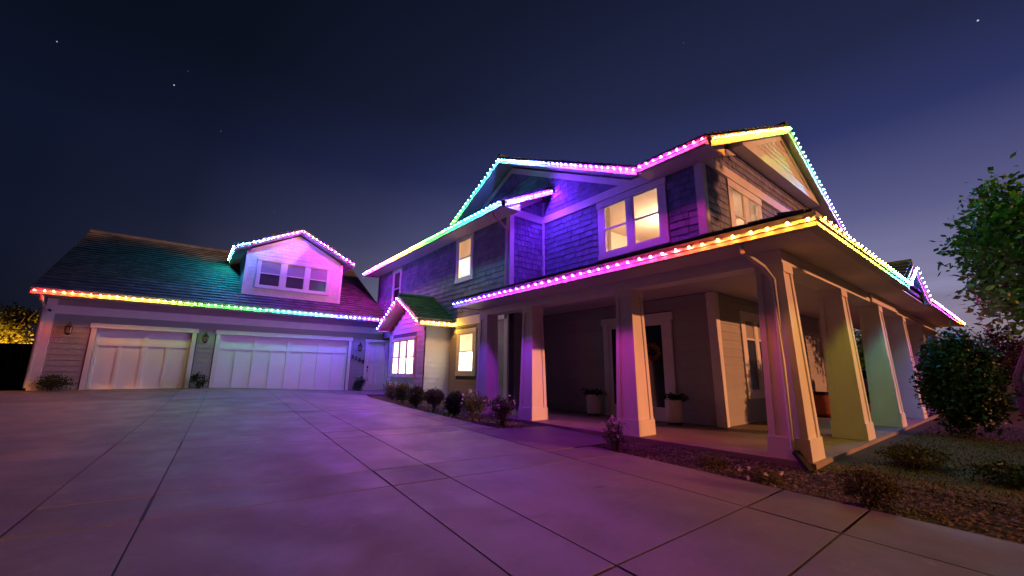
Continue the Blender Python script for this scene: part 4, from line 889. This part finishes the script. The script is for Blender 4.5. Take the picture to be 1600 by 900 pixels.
def tree(name, base, h_trunk, crown_c, rad, n, size, m, label, seed, tr=.11, clumps=46, zmin=None):
    r = random.Random(seed); t = empty(name, base, label=label, cat='tree')
    tb = MB(); c = Vector(crown_c)
    tb.tube([(0, 0, -.1), (.03, .02, h_trunk*.5), (c.x*.5, c.y*.5, h_trunk), (c.x, c.y, c.z+rad[2]*.6)], [tr*1.2, tr, tr*.75, tr*.15], 9)
    for k in range(11):
        a = 2*math.pi*k/11+r.random()*.5; z = h_trunk*(.85+.1*r.random())+rad[2]*r.uniform(0, .9); q = r.uniform(.55, .9)
        s0 = Vector((c.x*.7, c.y*.7, z)); e = c+Vector((math.cos(a)*rad[0]*q, math.sin(a)*rad[1]*q, r.uniform(-.55, .7)*rad[2]))
        mid = s0.lerp(e, .5)+Vector((0, 0, .12)); tb.tube([s0, mid, e], [tr*.38, tr*.22, .008], 6)
    tb.build('trunk', 'bark', t)
    mb = MB(); cloud(mb, c, rad, n, size, r, clumps, .12, .45, zmin); mb.build('crown', m, t, fix=False); return t
tree('shade_tree', (11.6, -1.85, -.1), 2.25, (.0, -.80, 4.55), (2.2, 2.1, 2.6), 7500, .21, 'leaf_tree', 'leafy green tree at the right edge beside the porch', 23)
tree('maroon_tree', (15.8, -1.75, -.1), 1.0, (0, 0, 2.0), (1.1, .95, 1.15), 2600, .11, 'leaf_maroon', 'dark maroon leaved tree behind the large shrub', 24, .07, 26)
tree('garden_tree', (23.5, 3.75, 0), 1.2, (0, 0, 2.5), (1.6, 1.6, 1.5), 3200, .16, 'leaf_tree', 'green tree seen through the porch between the columns', 25, .08, 30)
tree('garden_tree', (-14.3, 32.2, .3), 1.5, (0, 0, 3.0), (1.5, 1.5, 1.3), 2000, .19, 'leaf_yellow', 'tree lit golden from below behind the dark fence', 26, .09, 30)
tree('garden_tree', (-11.6, 33.5, .3), 1.3, (0, 0, 2.3), (.9, .9, 1.0), 900, .17, 'leaf_yellow', 'small dim tree between the lit tree and the garage', 27, .06, 18)
tree('added_shading_tree', (6.3, -12.9, -.2), 5.9, (0, 0, 9.4), (4.4, 3.0, 5.0), 14000, .50, 'leaf_tree', 'tall tree added outside the view to keep amber light off the garage', 28, .2, 60, 5.75)  # unseen tree, added to block the amber sun; crown kept flat underneath
def uplight():
    t = empty('garden_uplight', (-13.9, 31.0, .3), label='garden uplight at the foot of the golden tree behind the fence', cat='lamp')
    MB().lathe([(.07, 0), (.07, .12), (.09, .16), (.085, .17)], 12).build('housing', 'black', t)
    MB().lathe([(.07, .165), (.07, .172)], 12).build('lens', 'lampglass', t)
    l = bpy.data.lights.new('uplight_lamp', 'SPOT'); l.energy = 2600; l.color = (1, .50, .07); l.spot_size = math.radians(85); l.spot_blend = .6; l.shadow_soft_size = .06
    o = bpy.data.objects.new('uplight_lamp', l); COL.objects.link(o); o.parent = t; o.location = (0, 0, .25); o.rotation_euler = Vector((-.1, .35, 1)).to_track_quat('-Z', 'Y').to_euler()
uplight()

# ------------------------------------------------------------------ porch things
def planter(x, y, label, seed):
    r = random.Random(seed); t = empty('planter', (x, y, 0), label=label, cat='planter', group='white planters flanking the front door')
    MB().lathe([(.16, .05), (.175, .08), (.18, .25), (.18, .50), (.172, .52), (.15, .52), (.15, .46)], 20).build('pot', 'pot', t, True)
    m = MB(); m.lathe([(.15, .03), (.15, .05)], 16)
    for k in range(3): a = 2.1*k+.4; m.lathe([(.022, .0), (.03, .015), (.022, .03)], 8, (.12*math.cos(a), .12*math.sin(a), 0))
    m.build('caddy', 'black', t)
    mb = MB()
    for k in range(26):
        a = r.random()*6.28; L = r.uniform(.16, .30); p = Vector((0, 0, .48)); d = Vector((math.cos(a), math.sin(a), r.uniform(.5, 1.3))).normalized()
        for j in range(7):
            p = p + d*L/6; d = (d+Vector((0, 0, -.13))).normalized(); leaf(mb, p, .085, r, .5); leaf(mb, p, .075, r, .5)
    mb.build('fern', 'leaf_dark', t, fix=False)
planter(1.86, 5.02, 'white planter with dark fern left of the front door', 1)
planter(1.86, 2.80, 'white planter with dark fern right of the front door', 2)
def wreath():
    t = empty('wreath', (X2-.055, 3.43, 1.56), label='dried orange wreath hanging on the glazed front door', cat='wreath'); r = random.Random(4)
    mb = MB()
    for k in range(420):
        a = r.random()*6.28; q = .155+r.gauss(0, .028); leaf(mb, Vector((r.uniform(-.045, 0), math.cos(a)*q, math.sin(a)*q)), r.uniform(.04, .07), r, .6)
    mb.build('foliage', 'wreath', t, fix=False)
    pts = [(-.012, math.cos(2*math.pi*k/18)*.155, math.sin(2*math.pi*k/18)*.155) for k in range(19)]; MB().tube(pts, .018, 6).build('ring', 'bark', t)
wreath()
def barrel():
    t = empty('barrel_pot', (6.62, 1.45, 0), label='round pot with dark rim on the street side of the porch', cat='pot')
    MB().lathe([(.27, .06), (.30, .12), (.32, .35), (.32, .56)], 20).build('body', 'rust', t, True)
    MB().lathe([(.335, .56), (.335, .62), (.29, .62), (.29, .58)], 20).build('rim', 'black', t)
    MB().lathe([(.30, 0), (.30, .06)], 20).build('base', 'black', t)
barrel()
def chair():
    t = empty('porch_chair', (8.0, 1.15, 0), math.radians(-90), label='rust coloured porch chair glimpsed between two columns', cat='chair')
    for sx in (-1, 1):
        for sy in (-1, 1): MB().box((sx*.27-.025, sy*.27-.025, 0), (sx*.27+.025, sy*.27+.025, .40 if sy < 0 else .98)).build('leg', 'black', t)
    MB().box((-.30, -.30, .401), (.30, .245, .52)).build('seat', 'rust', t)
    MB().hexa([(-.28, .17, .521), (.28, .17, .521), (.28, .244, .521), (-.28, .244, .521), (-.28, .18, 1.02), (.28, .18, 1.02), (.28, .244, 1.02), (-.28, .244, 1.02)]).build('backrest', 'rust', t)
    for sx in (-1, 1): MB().box((sx*.33-.03, -.30, .62), (sx*.33+.03, .29, .65)).build('armrest', 'black', t)
chair()

# ------------------------------------------------------------------ surroundings
def fence():
    t = empty('fence', (-10.3, 22.2, .2), label='tall black board fence running left from the garage', cat='fence')
    for k in range(70): MB().box((-.30*k-.29, -.02, -.3), (-.30*k, .02, 1.72)).build('board', 'blackmatte', t)
    for k in range(10): MB().box((-2.4*k-.06, .021, -.3), (-2.4*k+.06, .12, 1.80)).build('post', 'blackmatte', t)
    MB().box((-21.2, -.045, 1.721), (0, .02, 1.78)).build('cap_rail', 'blackmatte', t)
fence()
tag(bed_sheet('street', 24, 33, -60, 90, 3, 10, 'asphalt', -.03), kind='structure')
tag(bed_sheet('sidewalk', 15, 17.5, -60, -2.2, 3, 10, 'concrete', -.03), kind='structure')
def low_wall():
    t = empty('low_wall', (19.0, -2.35, -.15), label='low pale garden wall lit amber beyond the large shrub', cat='wall')
    MB().box((-.12, -9, 0), (.12, .9, .42)).build('face', 'lowwall', t); MB().box((-.17, -9, .421), (.17, .95, .50)).build('coping', 'lowwall', t)
low_wall()
def car(loc, rz, paint, label):
    t = empty('parked_car', loc, rz, label=label, cat='car', group='cars parked along the street')
    # profile in x (length) and z, extruded in y, cabin narrower
    lo = [(-2.2, .35), (-2.25, .62), (-2.1, .86), (-1.5, .93), (1.05, .93), (1.75, .84), (2.15, .70), (2.2, .38)]
    MB().prism([(x, -.88, z) for x, z in lo], (0, 1.76, 0)).build('body', paint, t)
    cb = [(-1.75, .931), (-1.25, 1.42), (-.2, 1.50), (.55, 1.36), (1.05, .931)]
    MB().add([(x, -.84+.13*(z-.93), z) for x, z in cb]+[(x, .84-.13*(z-.93), z) for x, z in cb], [(0, 1, 2, 3, 4), (9, 8, 7, 6, 5)]+[(i, (i+1) % 5, 5+(i+1) % 5, 5+i) for i in range(5)]).build('cabin', paint, t)
    for s in (-1, 1):
        MB().prism([(-1.45, s*.835, .98), (-1.15, s*.80, 1.36), (-.35, s*.79, 1.42), (-.35, s*.835, .98)], (0, s*.012, 0)).build('side_window', 'darkglass', t)
        MB().prism([(-.27, s*.835, .98), (-.27, s*.79, 1.42), (.45, s*.80, 1.32), (.82, s*.835, .98)], (0, s*.012, 0)).build('side_window', 'darkglass', t)
        MB().box((2.1, s*.55-.18, .62), (2.19, s*.55+.18, .74)).build('headlight', 'channel', t)
        for x in (-1.4, 1.4):
            w = MB().lathe([(.20, -.10), (.33, -.10), (.33, .10), (.20, .10)], 18).build('wheel', 'rubber', t); w.location = (x, s*.82, .33); w.rotation_euler = (math.pi/2, 0, 0)
            q = MB().lathe([(.19, -.105), (.19, .105)], 12).build('rim', 'channel', w)
car((23.2, -1.5, -.1), math.radians(80), 'carpaint', 'amber lit parked car beyond the large shrub')
car((19.5, 2.75, -.1), math.radians(90), 'carwhite', 'pale parked car glimpsed through the porch')
def hills():
    r = random.Random(9); vs = []; n = 60
    for i in range(n+1):
        a = math.radians(-60+i*4.2); d = 900; h = 34+10*math.sin(i*.7)+6*r.random()
        x, y = CAM.x+math.cos(a)*d, CAM.y+math.sin(a)*d; vs += [(x, y, -5), (x, y, h*.8), (CAM.x+math.cos(a)*(d+300), CAM.y+math.sin(a)*(d+300), h*1.25)]
    fs = []
    for i in range(n): fs += [(3*i, 3*i+3, 3*i+4, 3*i+1), (3*i+1, 3*i+4, 3*i+5, 3*i+2)]
    tag(MB().add(vs, fs).build('hills', 'hill', smooth=True, fix=False), kind='structure')
hills()
